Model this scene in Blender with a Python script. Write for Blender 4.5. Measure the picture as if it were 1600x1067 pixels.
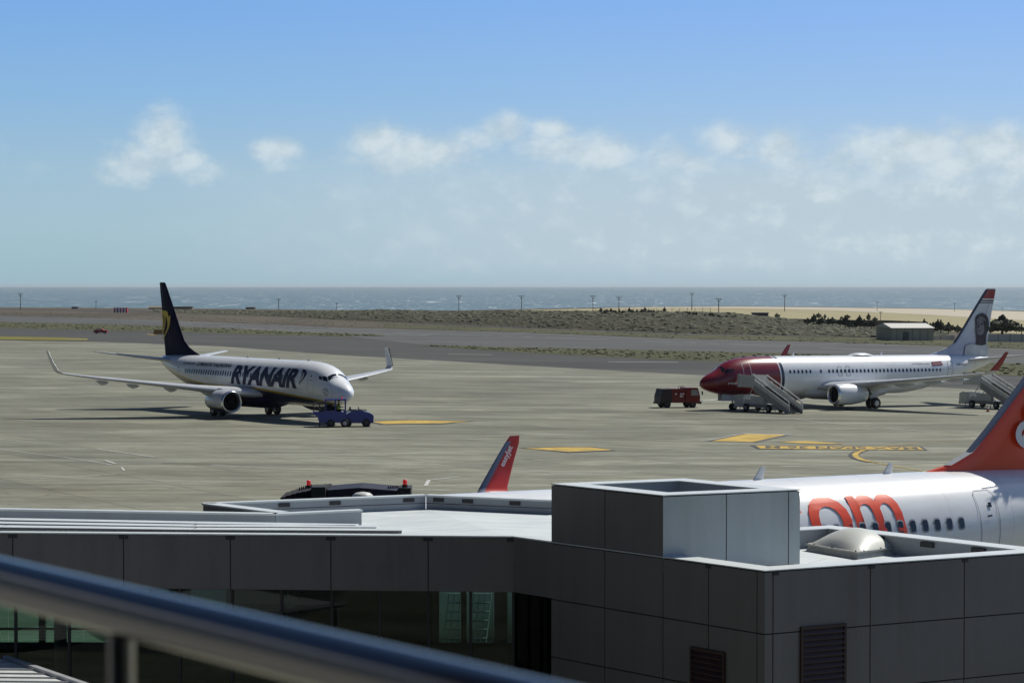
import bpy, bmesh, math, random
from mathutils import Vector, Matrix
from math import sin, cos, tan, pi, radians as R, sqrt, atan2, tanh, acos, exp, log

S = bpy.context.scene
for o in list(bpy.data.objects): bpy.data.objects.remove(o)
COL = S.collection

# ------------------------------------------------------------------ camera
FPX, EYE, H = 3600.0, 446.0, 12.1           # focal length in px of the 1600 px photo, eye-level row, eye height
PIT = math.atan((533.5 - EYE) / FPX)
cd = bpy.data.cameras.new('camera'); cam = bpy.data.objects.new('camera', cd); COL.objects.link(cam)
cd.sensor_width = 36; cd.lens = FPX / 1600 * 36
cd.clip_start = 0.1; cd.clip_end = 200000
cam.location = (0, 0, H); cam.rotation_euler = (pi / 2 - PIT, 0, 0)
cd.dof.use_dof = True; cd.dof.focus_distance = 150; cd.dof.aperture_fstop = 7.5
S.camera = cam

# ------------------------------------------------------------------ light
SUN_AZ, SUN_EL = R(43), R(51)               # azimuth from +X towards +Y
S.view_settings.view_transform = 'Standard'; S.view_settings.look = 'None'
S.view_settings.exposure = -0.18; S.view_settings.gamma = 1
sd = bpy.data.lights.new('sun', 'SUN'); sun = bpy.data.objects.new('sun', sd); COL.objects.link(sun)
sd.energy = 5.0; sd.angle = R(0.53); sd.color = (1, .96, .86)
sv = Vector((cos(SUN_AZ) * cos(SUN_EL), sin(SUN_AZ) * cos(SUN_EL), sin(SUN_EL)))
sun.rotation_euler = sv.to_track_quat('Z', 'Y').to_euler(); sun.location = sv * 200


class NT:
    """tiny helper to write node trees"""
    def __init__(s, tree): s.t = tree; s.n = tree.nodes; s.l = tree.links
    def new(s, ty, **kw):
        n = s.n.new(ty)
        for k, v in kw.items(): setattr(n, k, v)
        return n
    def put(s, sock, v):
        if hasattr(v, 'is_output'): s.l.new(v, sock)
        elif isinstance(v, (tuple, list)) and sock.type == 'RGBA' and len(v) == 3: sock.default_value = (*v, 1)
        else: sock.default_value = v
    def m(s, op, a, b=None, c=None, clamp=False):
        n = s.new('ShaderNodeMath', operation=op, use_clamp=clamp)
        s.put(n.inputs[0], a)
        if b is not None: s.put(n.inputs[1], b)
        if c is not None: s.put(n.inputs[2], c)
        return n.outputs[0]
    def mix(s, f, a, b, blend='MIX'):
        n = s.new('ShaderNodeMix', data_type='RGBA', blend_type=blend)
        s.put(n.inputs[0], f); s.put(n.inputs[6], a); s.put(n.inputs[7], b)
        return n.outputs[2]
    def noise(s, vec, scale, detail=4, rough=.55, dist=0):
        n = s.new('ShaderNodeTexNoise'); s.put(n.inputs['Vector'], vec)
        n.inputs['Scale'].default_value = scale; n.inputs['Detail'].default_value = detail
        n.inputs['Roughness'].default_value = rough; n.inputs['Distortion'].default_value = dist
        return n.outputs['Fac']
    def ramp(s, f, stops, interp='LINEAR'):
        n = s.new('ShaderNodeValToRGB'); e = n.color_ramp.elements; n.color_ramp.interpolation = interp
        while len(e) > 1: e.remove(e[-1])
        e[0].position = stops[0][0]; e[0].color = (*stops[0][1], 1) if len(stops[0][1]) == 3 else stops[0][1]
        for p, c in stops[1:]:
            x = e.new(p); x.color = (*c, 1) if len(c) == 3 else c
        s.put(n.inputs[0], f); return n.outputs[0]
    def smooth(s, f, a, b):
        n = s.new('ShaderNodeMapRange', interpolation_type='SMOOTHSTEP')
        s.put(n.inputs[0], f); n.inputs[1].default_value = a; n.inputs[2].default_value = b
        return n.outputs[0]
    def scale(s, vec, x, y, z, rot=0):
        n = s.new('ShaderNodeMapping'); s.put(n.inputs[0], vec)
        n.inputs['Scale'].default_value = (x, y, z); n.inputs['Rotation'].default_value = (0, 0, rot)
        return n.outputs[0]
    def obj(s): return s.new('ShaderNodeTexCoord').outputs['Object']
    def sep(s, vec):
        n = s.new('ShaderNodeSeparateXYZ'); s.put(n.inputs[0], vec); return n.outputs


# ------------------------------------------------------------------ sky
W = bpy.data.worlds.new('World'); S.world = W; W.use_nodes = True
w = NT(W.node_tree); w.n.clear()
sky = w.new('ShaderNodeTexSky', sky_type='NISHITA', sun_disc=False)
sky.sun_elevation = SUN_EL; sky.sun_rotation = pi / 2 - SUN_AZ
sky.altitude = 30; sky.air_density = 1.0; sky.dust_density = .6; sky.ozone_density = 1.3
tc = w.new('ShaderNodeTexCoord').outputs['Generated']
x, y, z = w.sep(tc)
yy = w.m('MAXIMUM', y, .05)
u = w.m('DIVIDE', x, yy); v = w.m('DIVIDE', z, yy)          # tangent-plane coordinates of the sea side
# the air over the sea: pale at the horizon, deeper above, paler towards the sun side
elev = w.m('ARCSINE', z)
tint = w.ramp(w.m('MULTIPLY', elev, 1.6, clamp=True), [(0.0, (.42, .56, .65)), (.04, (.465, .61, .715)), (.08, (.435, .60, .76)), (.13, (.33, .545, .84)), (.19, (.255, .475, .89)), (.4, (.20, .38, .76)), (1, (.18, .34, .66))])
side = w.smooth(u, -.30, .30)
tint = w.mix(side, w.mix(1.0, tint, (.84, .93, .93), 'MULTIPLY'), w.mix(1.0, tint, (1.13, 1.08, 1.06), 'MULTIPLY'))
cool = w.mix(1.0, sky.outputs[0], w.mix(w.smooth(x, -.6, .9), (.125, .155, .21), (.80, .90, 1.06)), 'MULTIPLY')   # deeper away from the sun
low = w.m('MULTIPLY', w.smooth(elev, .28, .13), w.smooth(y, .35, .85))
base = w.mix(low, cool, w.mix(1.0, tint, (10.6, 10.6, 10.6), 'MULTIPLY'))
# clouds: soft cumulus heads over a hazy bank
comb = w.new('ShaderNodeCombineXYZ'); w.put(comb.inputs[0], u); w.put(comb.inputs[1], w.m('MULTIPLY', v, 1.35)); cv = comb.outputs[0]
n1 = w.noise(cv, 30, 10, .58, .15); n2 = w.noise(w.scale(cv, 1, 1, 1), 110, 7, .6, .2)
nn = w.m('ADD', w.m('MULTIPLY', n1, .72), w.m('MULTIPLY', n2, .28))
#        px   py   rx  ry  strength : soft cumulus heads, flatter below than above
blobs = [(215, 252, 46, 26, .95), (252, 224, 34, 34, 1.0), (280, 250, 40, 20, .7), (335, 274, 52, 22, .62), (432, 236, 32, 17, .95), (438, 258, 30, 14, .6), (45, 264, 34, 18, .35),
         (585, 226, 34, 24, 1.05), (625, 244, 62, 26, 1.0), (690, 240, 62, 22, .85), (745, 222, 44, 18, .75), (788, 200, 30, 20, .9),
         (866, 206, 30, 16, .9), (880, 232, 60, 24, .95), (938, 244, 44, 24, .9), (1045, 246, 34, 22, .85), (1085, 258, 50, 20, .7), (1130, 218, 40, 22, .85), (1165, 236, 36, 16, .6),
         (1226, 232, 42, 26, .85), (1260, 256, 60, 22, .7), (1335, 240, 44, 26, .95), (1390, 246, 52, 28, 1.0), (1440, 232, 46, 26, 1.1), (1478, 262, 50, 24, .9), (1484, 204, 30, 18, .75), (1550, 232, 44, 28, 1.05), (1590, 256, 50, 28, 1.0),
         (440, 306, 40, 22, .35), (590, 320, 130, 34, .36), (150, 310, 80, 24, .25), (1700, 250, 120, 40, .9), (-120, 250, 120, 40, .6)]
tot = None
for (bx, by, rx, ry, st) in blobs:
    du = w.m('DIVIDE', w.m('SUBTRACT', u, (bx - 800) / FPX), rx * 1.65 / FPX)
    dv = w.m('DIVIDE', w.m('SUBTRACT', v, (EYE - by) / FPX), ry * 1.6 / FPX)
    r2 = w.m('ADD', w.m('MULTIPLY', du, du), w.m('MULTIPLY', dv, dv))
    g = w.m('MULTIPLY', w.m('POWER', 2.718, w.m('MULTIPLY', r2, -1.0)), st)
    tot = g if tot is None else w.m('MAXIMUM', tot, g)
fld = w.m('ADD', w.m('MULTIPLY', tot, .85), w.m('MULTIPLY', w.m('SUBTRACT', nn, .5), 1.75))
dens = w.m('MULTIPLY', w.smooth(fld, .18, .86), w.smooth(tot, .03, .42))
# the milky bank under the heads, thicker towards the right
bank = w.m('MULTIPLY', w.smooth(v, (EYE - 222) / FPX, (EYE - 305) / FPX), w.smooth(u, -.20, .12))
bank = w.m('MULTIPLY', bank, w.m('ADD', .45, w.m('MULTIPLY', w.noise(w.scale(cv, 1, 1.6, 1), 18, 8, .6, .3), .9)))
bank = w.m('MULTIPLY', bank, w.smooth(v, 0, (EYE - 400) / FPX))
dens = w.m('MAXIMUM', dens, w.m('MULTIPLY', bank, 1.0, clamp=True))
lit = w.smooth(w.m('ADD', w.noise(w.scale(cv, 1, 1, 1), 62, 8, .62), w.m('MULTIPLY', fld, .22)), .46, .80)
ccol = w.mix(lit, (5.6, 6.9, 7.8), (7.3, 8.4, 9.0))
front = w.m('MULTIPLY', w.smooth(y, .1, .3), w.smooth(v, .2, .12))
final = w.mix(w.m('MULTIPLY', w.m('MULTIPLY', dens, .95), front), base, ccol)
bg = w.new('ShaderNodeBackground'); w.put(bg.inputs[0], final); bg.inputs[1].default_value = .10
out = w.new('ShaderNodeOutputWorld'); w.l.new(bg.outputs[0], out.inputs[0])


# ------------------------------------------------------------------ materials
def srgb(r, g, b):
    f = lambda c: (c / 255 / 12.92) if c <= 10 else ((c / 255 + .055) / 1.055) ** 2.4
    return (f(r), f(g), f(b))

def mat(name, col, rough=.5, metal=0, coat=0, var=.10, vscale=3.0, bump=0, spec=.5, emit=None):
    m = bpy.data.materials.new(name); m.use_nodes = True; t = NT(m.node_tree)
    b = t.n['Principled BSDF']
    o = t.obj(); n = t.noise(o, vscale, 5, .6)
    lo = tuple(c * (1 - var) for c in col); hi = tuple(min(1, c * (1 + var)) for c in col)
    t.put(b.inputs['Base Color'], t.ramp(n, [(.3, lo), (.7, hi)]))
    t.put(b.inputs['Roughness'], t.m('ADD', rough - .05, t.m('MULTIPLY', t.noise(o, vscale * 2.3, 3), .1)))
    b.inputs['Metallic'].default_value = metal; b.inputs['Coat Weight'].default_value = coat
    b.inputs['Specular IOR Level'].default_value = spec
    if bump:
        bp = t.new('ShaderNodeBump'); bp.inputs['Strength'].default_value = bump; bp.inputs['Distance'].default_value = .02
        t.put(bp.inputs['Height'], t.noise(o, vscale * 6, 4)); t.l.new(bp.outputs[0], b.inputs['Normal'])
    if emit:
        b.inputs['Emission Color'].default_value = (*emit[0], 1); b.inputs['Emission Strength'].default_value = emit[1]
    return m

def nodes_mat(name):
    m = bpy.data.materials.new(name); m.use_nodes = True; t = NT(m.node_tree)
    return m, t, t.n['Principled BSDF']

M = {}
M['white'] = mat('aircraft_white', (.78, .80, .81), .28, coat=.5, var=.04, vscale=.8)
M['grey_wing'] = mat('wing_grey', (.50, .52, .55), .38, coat=.15, var=.08, vscale=1.2)
M['alu'] = mat('bare_aluminium', (.75, .76, .78), .22, metal=.9, var=.05)
M['darkmetal'] = mat('dark_metal', (.05, .05, .055), .5, metal=.4, var=.2)
M['rubber'] = mat('rubber', (.018, .018, .019), .8, var=.3)
M['steel'] = mat('painted_steel', (.42, .43, .45), .45, metal=.3)
M['navy'] = mat('navy_paint', (.008, .007, .034), .65, var=.08, spec=.10)
M['gold'] = mat('gold_paint', (.62, .45, .03), .5, coat=0, var=.06)
M['letter_navy'] = mat('letter_navy', (.006, .008, .055), .6, var=.05)
M['letter_grey'] = mat('letter_grey', (.05, .055, .08), .5, var=.05)
M['letter_white'] = mat('letter_white', (.75, .76, .78), .45, var=.03)
M['orange'] = mat('orange_paint', (.85, .075, .018), .35, coat=.3, var=.05, vscale=1)
M['fin_orange'] = mat('fin_orange', (.80, .065, .015), .36, coat=.3, var=.06, vscale=.6)
M['red'] = mat('airline_red', (.22, .008, .014), .32, coat=.4, var=.06)
M['winglet_red'] = mat('winglet_red', (.30, .012, .014), .38, coat=.3, var=.06)
M['window'] = mat('cabin_glass', (.012, .014, .022), .12, coat=.6, var=.1)
M['cockpit'] = mat('cockpit_glass', (.010, .011, .014), .06, coat=1, var=.1)
M['doorline'] = mat('door_outline', (.10, .11, .14), .5)
M['doorline_white'] = mat('door_outline_white', (.6, .6, .62), .5)
M['doorlite'] = mat('door_outline_light', (.36, .38, .42), .5)
M['fan'] = mat('fan_blades', (.035, .035, .04), .4, metal=.6)
M['cladding'] = mat('cladding_panel', (.088, .090, .094), .42, metal=.25, var=.05, vscale=.5)
M['cladding_lit'] = mat('cladding_panel_lit', (.135, .150, .155), .42, metal=.25, var=.04, vscale=.5)
def cladmat(name, col):
    m, t, b = nodes_mat(name); o = t.obj()
    big = t.noise(o, .35, 3); st = t.noise(t.scale(o, 3.2, 3.2, .22), 1, 5, .6); sp = t.noise(o, 14, 4, .6)
    f = t.m('ADD', t.m('ADD', t.m('MULTIPLY', big, .4), t.m('MULTIPLY', st, .45)), t.m('MULTIPLY', sp, .15))
    t.put(b.inputs['Base Color'], t.ramp(f, [(.32, tuple(k * .80 for k in col)), (.5, col), (.68, tuple(k * 1.16 for k in col))]))
    t.put(b.inputs['Roughness'], t.m('ADD', .34, t.m('MULTIPLY', st, .2))); b.inputs['Metallic'].default_value = .2
    bp = t.new('ShaderNodeBump'); bp.inputs['Strength'].default_value = .25; bp.inputs['Distance'].default_value = .02; t.put(bp.inputs['Height'], t.noise(o, 1.2, 2)); t.l.new(bp.outputs[0], b.inputs['Normal'])
    return m
M['cladding'] = cladmat('cladding_panel', (.150, .145, .150)); M['cladding_lit'] = cladmat('cladding_panel_lit', (.40, .44, .45))  # second one is a lit copy: bounced roof light put into the colour
M['joint'] = mat('panel_joint', (.012, .012, .014), .8)
M['coping'] = mat('coping_metal', (.64, .68, .68), .42, metal=.1, var=.06, vscale=1.5)
M['parapet_in'] = mat('parapet_inner', (.30, .33, .36), .5, metal=.1, var=.08, vscale=1.0)
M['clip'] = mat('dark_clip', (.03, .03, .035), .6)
M['interior'] = mat('interior_dark', (.030, .024, .020), .7, var=.3)
M['column'] = mat('column_paint', (.10, .13, .15), .5)
M['louvre'] = mat('louvre_brown', (.045, .020, .016), .55)
M['dome'] = mat('skylight_acrylic', (.56, .57, .52), .42, coat=.1, var=.04, vscale=2)
M['curb'] = mat('skylight_curb', (.40, .41, .38), .45, var=.15, vscale=8, bump=.4)
M['black'] = mat('black_canvas', (.010, .010, .012), .85, var=.3)
M['bridge'] = mat('bridge_dark_box', (.022, .022, .020), .6, var=.2)
M['bridge_roof'] = mat('bridge_roof', (.012, .010, .022), .55, var=.2)
M['beacon'] = mat('beacon_red', (.40, .012, .010), .25, coat=.6, emit=((1, .03, .02), .25))
M['tug'] = mat('tug_blue', (.008, .026, .21), .35, coat=.3, var=.12)
M['truck'] = mat('truck_red', (.17, .012, .010), .4, coat=.2, var=.15)
M['truck_dark'] = mat('truck_dark_side', (.030, .016, .016), .6, var=.2)
M['glass'] = mat('vehicle_glass', (.30, .32, .33), .08, coat=.8)
M['stairs'] = mat('stairs_white', (.58, .60, .59), .45, var=.12, vscale=2)
M['stairs_grey'] = mat('stairs_grey', (.30, .31, .31), .5, var=.15)
M['tread'] = mat('stair_tread', (.06, .065, .065), .6)
M['rail_bright'] = mat('handrail_bright', (.85, .86, .86), .30, metal=.2)
M['skin'] = mat('skin', (.35, .2, .14), .6)
M['hivis'] = mat('hi_vis_cloth', (.42, .52, .05), .8)
M['trousers'] = mat('navy_cloth', (.03, .035, .06), .9)
M['cone'] = mat('cone_orange', (.45, .08, .03), .5)
M['bark'] = mat('bark', (.09, .065, .045), .9)
M['leaf'] = mat('leaves_dark', (.085, .095, .058), .8, var=.35, vscale=.6)
M['pole'] = mat('pole_grey', (.12, .12, .12), .7)
M['wall_white'] = mat('whitewashed_wall', (.60, .58, .50), .8, var=.10, vscale=.2)
M['warehouse'] = mat('warehouse_wall', (.44, .41, .32), .8, var=.12, vscale=.15)
M['warehouse_roof'] = mat('warehouse_roof', (.62, .60, .55), .6)
M['shed'] = mat('shed_dark', (.075, .08, .09), .7)
M['rust'] = mat('signboard_ochre', (.28, .16, .04), .7)
M['barrier_red'] = mat('barrier_red', (.36, .03, .04), .6)
M['hut'] = mat('hut_plaster', (.20, .17, .14), .85)
M['railing'] = mat('stainless_rail', (.46, .46, .45), .13, metal=1.0, var=.05, vscale=6)

def glass_mat(name, col, rough=.02, trans=.75):
    m, t, b = nodes_mat(name); t.n.remove(b)
    o = t.n['Material Output']
    tr = t.new('ShaderNodeBsdfTransparent'); tr.inputs[0].default_value = (*col, 1)
    gl = t.new('ShaderNodeBsdfGlossy'); gl.inputs['Roughness'].default_value = rough; gl.inputs[0].default_value = (.6, .65, .65, 1)
    fr = t.new('ShaderNodeFresnel'); fr.inputs[0].default_value = 1.45
    mx = t.new('ShaderNodeMixShader'); t.put(mx.inputs[0], t.m('MULTIPLY', fr.outputs[0], 1.0)); t.l.new(tr.outputs[0], mx.inputs[1]); t.l.new(gl.outputs[0], mx.inputs[2])
    t.l.new(mx.outputs[0], o.inputs[0]); return m
M['tinted'] = glass_mat('tinted_glass', (.50, .60, .57))
M['tinted2'] = glass_mat('tinted_glass_far', (.74, .88, .83))


# ------------------------------------------------------------------ object helpers
def link(name, me, parent=None, material=None):
    o = bpy.data.objects.new(name, me); COL.objects.link(o)
    if parent: o.parent = parent
    if material and me:
        me.materials.clear(); me.materials.append(material)
    return o

def tag(o, label=None, cat=None, group=None, kind=None):
    if label: o['label'] = label
    if cat: o['category'] = cat
    if group: o['group'] = group
    if kind: o['kind'] = kind
    return o

def thing(name, label, cat, mw=None, group=None):
    o = bpy.data.objects.new(name, None); COL.objects.link(o); o.empty_display_size = .5
    if mw is not None: o.matrix_world = mw
    return tag(o, label, cat, group)

def copy_tree(o, parent=None):
    c = o.copy(); COL.objects.link(c)
    if parent: c.parent = parent
    for ch in [k for k in bpy.data.objects if k.parent == o]: copy_tree(ch, c)
    return c

class MB:
    def __init__(s): s.v = []; s.f = []; s.sm = []
    def add(s, vs, fs, smooth=False):
        k = len(s.v); s.v += [tuple(p) for p in vs]; s.f += [tuple(i + k for i in f) for f in fs]; s.sm += [smooth] * len(fs); return s
    def box(s, a, b, mw=None):
        x0, y0, z0 = a; x1, y1, z1 = b
        vs = [(x, y, z) for x in (x0, x1) for y in (y0, y1) for z in (z0, z1)]
        if mw is not None: vs = [tuple(mw @ Vector(p)) for p in vs]
        return s.add(vs, [(0, 1, 3, 2), (4, 6, 7, 5), (0, 4, 5, 1), (2, 3, 7, 6), (0, 2, 6, 4), (1, 5, 7, 3)])
    def prism(s, pts, z0, z1):       # pts ccw in xy
        n = len(pts); vs = [(p[0], p[1], z0) for p in pts] + [(p[0], p[1], z1) for p in pts]
        fs = [tuple(range(n - 1, -1, -1)), tuple(range(n, 2 * n))] + [(i, (i + 1) % n, n + (i + 1) % n, n + i) for i in range(n)]
        return s.add(vs, fs)
    def slab(s, pts, d):             # polygon of 3D points extruded along d
        n = len(pts); d = Vector(d); P = [Vector(p) for p in pts]
        vs = P + [p + d for p in P]
        return s.add(vs, [tuple(range(n - 1, -1, -1)), tuple(range(n, 2 * n))] + [(i, (i + 1) % n, n + (i + 1) % n, n + i) for i in range(n)])
    def tube(s, p, q, r, r2=None, n=8, cap=True, smooth=True):
        p = Vector(p); q = Vector(q); r2 = r if r2 is None else r2
        d = (q - p).normalized(); a = d.orthogonal().normalized(); b = d.cross(a)
        vs = [p + (a * cos(2 * pi * i / n) + b * sin(2 * pi * i / n)) * r for i in range(n)] + [q + (a * cos(2 * pi * i / n) + b * sin(2 * pi * i / n)) * r2 for i in range(n)]
        s.add(vs, [(i, (i + 1) % n, n + (i + 1) % n, n + i) for i in range(n)], smooth)
        if cap: s.add(vs, [tuple(range(n - 1, -1, -1)), tuple(range(n, 2 * n))])
        return s
    def rings(s, rs, smooth=True, cap0=True, cap1=True, closed=True):
        n = len(rs[0]); vs = [p for r in rs for p in r]; fs = []
        for j in range(len(rs) - 1):
            for i in range(n if closed else n - 1):
                a = j * n + i; b = j * n + (i + 1) % n; fs.append((a, b, b + n, a + n))
        s.add(vs, fs, smooth)
        if cap0: s.add(rs[0], [tuple(range(n - 1, -1, -1))])
        if cap1: s.add(rs[-1], [tuple(range(n))])
        return s
    def lathe(s, prof, c, ax='x', n=24, smooth=True, cap0=False, cap1=False, sy=1, sz=1):
        rs = []
        for (t, r) in prof:
            ring = []
            for i in range(n):
                a = 2 * pi * i / n
                if ax == 'x': ring.append((c[0] + t, c[1] + r * cos(a) * sy, c[2] + r * sin(a) * sz))
                elif ax == 'y': ring.append((c[0] + r * cos(a), c[1] + t, c[2] + r * sin(a)))
                else: ring.append((c[0] + r * cos(a) * sy, c[1] + r * sin(a) * sz, c[2] + t))
            rs.append(ring)
        return s.rings(rs, smooth, cap0, cap1)
    def build(s, name, material, parent=None, weld=False):
        me = bpy.data.meshes.new(name); me.from_pydata([tuple(p) for p in s.v], [], s.f); me.update()
        me.polygons.foreach_set('use_smooth', s.sm)
        if weld:
            bm = bmesh.new(); bm.from_mesh(me); bmesh.ops.remove_doubles(bm, verts=bm.verts, dist=1e-4)
            bmesh.ops.recalc_face_normals(bm, faces=bm.faces); bm.to_mesh(me); bm.free()
        else:
            bm = bmesh.new(); bm.from_mesh(me); bmesh.ops.recalc_face_normals(bm, faces=bm.faces); bm.to_mesh(me); bm.free()
        return link(name, me, parent, material)

def wheel(name, c, r, wdt, parent, n=20, hub=None, axis='y'):
    m = MB(); m.lathe([(-wdt / 2, r * .62), (-wdt / 2, r * .9), (-wdt * .3, r), (wdt * .3, r), (wdt / 2, r * .9), (wdt / 2, r * .62)], c, axis, n, True, True, True)
    o = m.build(name, M['rubber'], parent)
    k = MB(); k.lathe([(-wdt * .53, r * .5), (-wdt * .55, r * .42), (wdt * .55, r * .42), (wdt * .53, r * .5)], c, axis, n, False, True, True)
    k.build('wheel_rim', hub or M['steel'], o)
    return o

# ------------------------------------------------------------------ ground shape and unprojection
KY, KX = .0061, .0064
def G(x, y):
    a = (y - 100) / 25; yy = 100 + 25 * (a if a > 30 else log(1 + exp(a)))
    b = (900 - yy) / 60; yy = 900 - 60 * (b if b > 30 else log(1 + exp(b)))
    return -KY * (yy - 180) - KX * 80 * tanh(x / 80)
def ray(px, py):
    a = (px - 800) / FPX; b = (533.5 - py) / FPX
    return Vector((a, cos(PIT) + b * sin(PIT), -sin(PIT) + b * cos(PIT)))
def at(px, py, z):                    # where the line of sight meets a level plane
    d = ray(px, py); t = (z - H) / d.z
    return Vector((d.x * t, d.y * t, z))
def gnd(px, py, dz=0):
    d = ray(px, py); t = 100.
    for _ in range(40):
        p = d * t; t = (G(p.x, p.y) - H) / d.z
    p = d * t; return Vector((p.x, p.y, G(p.x, p.y) + dz))
def gz(x, y, dz=0): return Vector((x, y, G(x, y) + dz))
def lerp(a, b, t): return a + (b - a) * t
def interp(tab, x):
    if x <= tab[0][0]: a, b = tab[0], tab[1]
    elif x >= tab[-1][0]: a, b = tab[-2], tab[-1]
    else:
        for a, b in zip(tab, tab[1:]):
            if a[0] <= x <= b[0]: break
    return a[1] + (b[1] - a[1]) * (x - a[0]) / (b[0] - a[0])
def frame_at(p, ang, follow=True):    # local frame on the ground: x along ang, z along the ground normal
    n = Vector((KX / (math.cosh(p.x / 80) ** 2) if follow else 0, KY if (follow and p.y > 100) else 0, 1)).normalized()
    xd = Vector((cos(ang), sin(ang), 0)); xd = (xd - n * xd.dot(n)).normalized(); yd = n.cross(xd)
    return Matrix(((xd.x, yd.x, n.x, p.x), (xd.y, yd.y, n.y, p.y), (xd.z, yd.z, n.z, p.z), (0, 0, 0, 1)))

# ------------------------------------------------------------------ ground sheets
COAST = [(0, 482.5), (300, 484.5), (520, 487), (700, 487.5), (860, 483), (1000, 479.5), (1150, 478.5), (1300, 480), (1450, 482), (1600, 486)]
def ground_mat(name, cols, sx, sy, rough=.95, extra=None):
    m, t, b = nodes_mat(name); o = t.obj()
    n = t.noise(t.scale(o, sx, sy, 1), 1, 8, .62, .4); n2 = t.noise(t.scale(o, sx * 6, sy * 6, 1), 1, 5, .6)
    f = t.m('ADD', t.m('MULTIPLY', n, .65), t.m('MULTIPLY', n2, .35))
    c = t.ramp(f, [(.30 + .4 * i / (len(cols) - 1), k) for i, k in enumerate(cols)])
    if extra: c = extra(t, o, c)
    t.put(b.inputs['Base Color'], c); b.inputs['Roughness'].default_value = rough; b.inputs['Specular IOR Level'].default_value = .2
    return m
M['dirt'] = ground_mat('dry_ground', [(.045, .038, .028), (.085, .072, .052), (.13, .11, .08)], .02, .006)
M['scrubland'] = ground_mat('scrub_ground', [(.030, .032, .018), (.042, .042, .024), (.056, .052, .032), (.075, .067, .042)], .05, .012)
M['grass'] = ground_mat('verge_grass', [(.040, .044, .020), (.075, .078, .034), (.12, .105, .055)], .09, .035)
M['yellowgrass'] = ground_mat('dry_yellow_grass', [(.10, .10, .022), (.17, .155, .035), (.21, .17, .06)], .05, .03)
M['field'] = ground_mat('tan_field', [(.26, .23, .13), (.34, .30, .18), (.30, .29, .16)], .008, .004)
M['sand'] = ground_mat('pale_sand', [(.42, .38, .30), (.52, .47, .38)], .006, .003)
def asph(t, o, c):
    d = t.noise(t.scale(o, .004, .06, 1, .06), 1, 5, .6)
    return t.mix(t.smooth(d, .45, .7), c, t.mix(1.0, c, (.72, .72, .74), 'MULTIPLY'))
M['asphalt'] = ground_mat('asphalt', [(.054, .053, .050), (.070, .069, .065), (.090, .088, .083)], .02, .02, .9, asph)
M['asphalt2'] = ground_mat('old_asphalt', [(.078, .080, .080), (.100, .101, .100), (.122, .122, .118)], .02, .02, .9, asph)

def apron_material():
    m, t, b = nodes_mat('apron_concrete'); o = t.obj()
    big = t.noise(t.scale(o, .016, .022, 1, .35), 1, 6, .6, .5)
    mid = t.noise(t.scale(o, .045, .17, 1, -.12), 1, 8, .68, .9)
    fine = t.noise(t.scale(o, .5, 1.3, 1), 1, 6, .65)
    f = t.m('ADD', t.m('ADD', t.m('MULTIPLY', big, .22), t.m('MULTIPLY', mid, .55)), t.m('MULTIPLY', fine, .23))
    c = t.ramp(f, [(.39, (.100, .098, .070)), (.46, (.165, .165, .124)), (.53, (.222, .222, .172)), (.61, (.315, .315, .255))])
    br = t.new('ShaderNodeTexBrick'); t.put(br.inputs['Vector'], t.scale(o, 1, 1, 1, R(-31)))
    br.offset = 0; br.inputs['Scale'].default_value = 1; br.inputs['Brick Width'].default_value = 7.5; br.inputs['Row Height'].default_value = 7.5
    br.inputs['Mortar Size'].default_value = .06; br.inputs['Mortar Smooth'].default_value = .4; br.inputs['Bias'].default_value = 0
    br.inputs['Color1'].default_value = (.84, .84, .84, 1); br.inputs['Color2'].default_value = (1.10, 1.10, 1.08, 1); br.inputs['Mortar'].default_value = (.50, .50, .48, 1)
    c = t.mix(1.0, c, br.outputs['Color'], 'MULTIPLY')
    # tyre tracks, oil and washed patches
    for (sx_, sy_, rot_, a_, b_, k_, col_) in ((.016, .42, .10, .54, .66, .60, (.105, .105, .082)), (.03, .7, -.25, .56, .70, .55, (.32, .325, .28)), (.012, .9, .32, .57, .66, .50, (.098, .097, .078)), (.05, .05, 0, .58, .72, .35, (.165, .155, .112))):
        st = t.noise(t.scale(o, sx_, sy_, 1, rot_), 1, 5, .62, 1.3); c = t.mix(t.m('MULTIPLY', t.smooth(st, a_, b_), k_), c, col_)
    sp = t.noise(o, 1.1, 2, .5); c = t.mix(t.m('MULTIPLY', t.smooth(sp, .68, .74), .6), c, (.09, .082, .066))
    t.put(b.inputs['Base Color'], c); b.inputs['Roughness'].default_value = .85; b.inputs['Specular IOR Level'].default_value = .25
    return m
M['apron'] = apron_material()
M['paint_yellow'] = mat('marking_yellow', (.46, .31, .05), .8, var=.38, vscale=.7)
M['paint_white'] = mat('marking_white', (.46, .46, .43), .8, var=.25, vscale=1.0)
M['paint_black'] = mat('marking_black', (.045, .045, .045), .8, var=.2, vscale=1)
M['paint_red'] = mat('marking_red', (.23, .12, .08), .8, var=.2, vscale=1)
M['paint_grey'] = mat('marking_grey', (.27, .28, .27), .8, var=.1, vscale=1)

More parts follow.
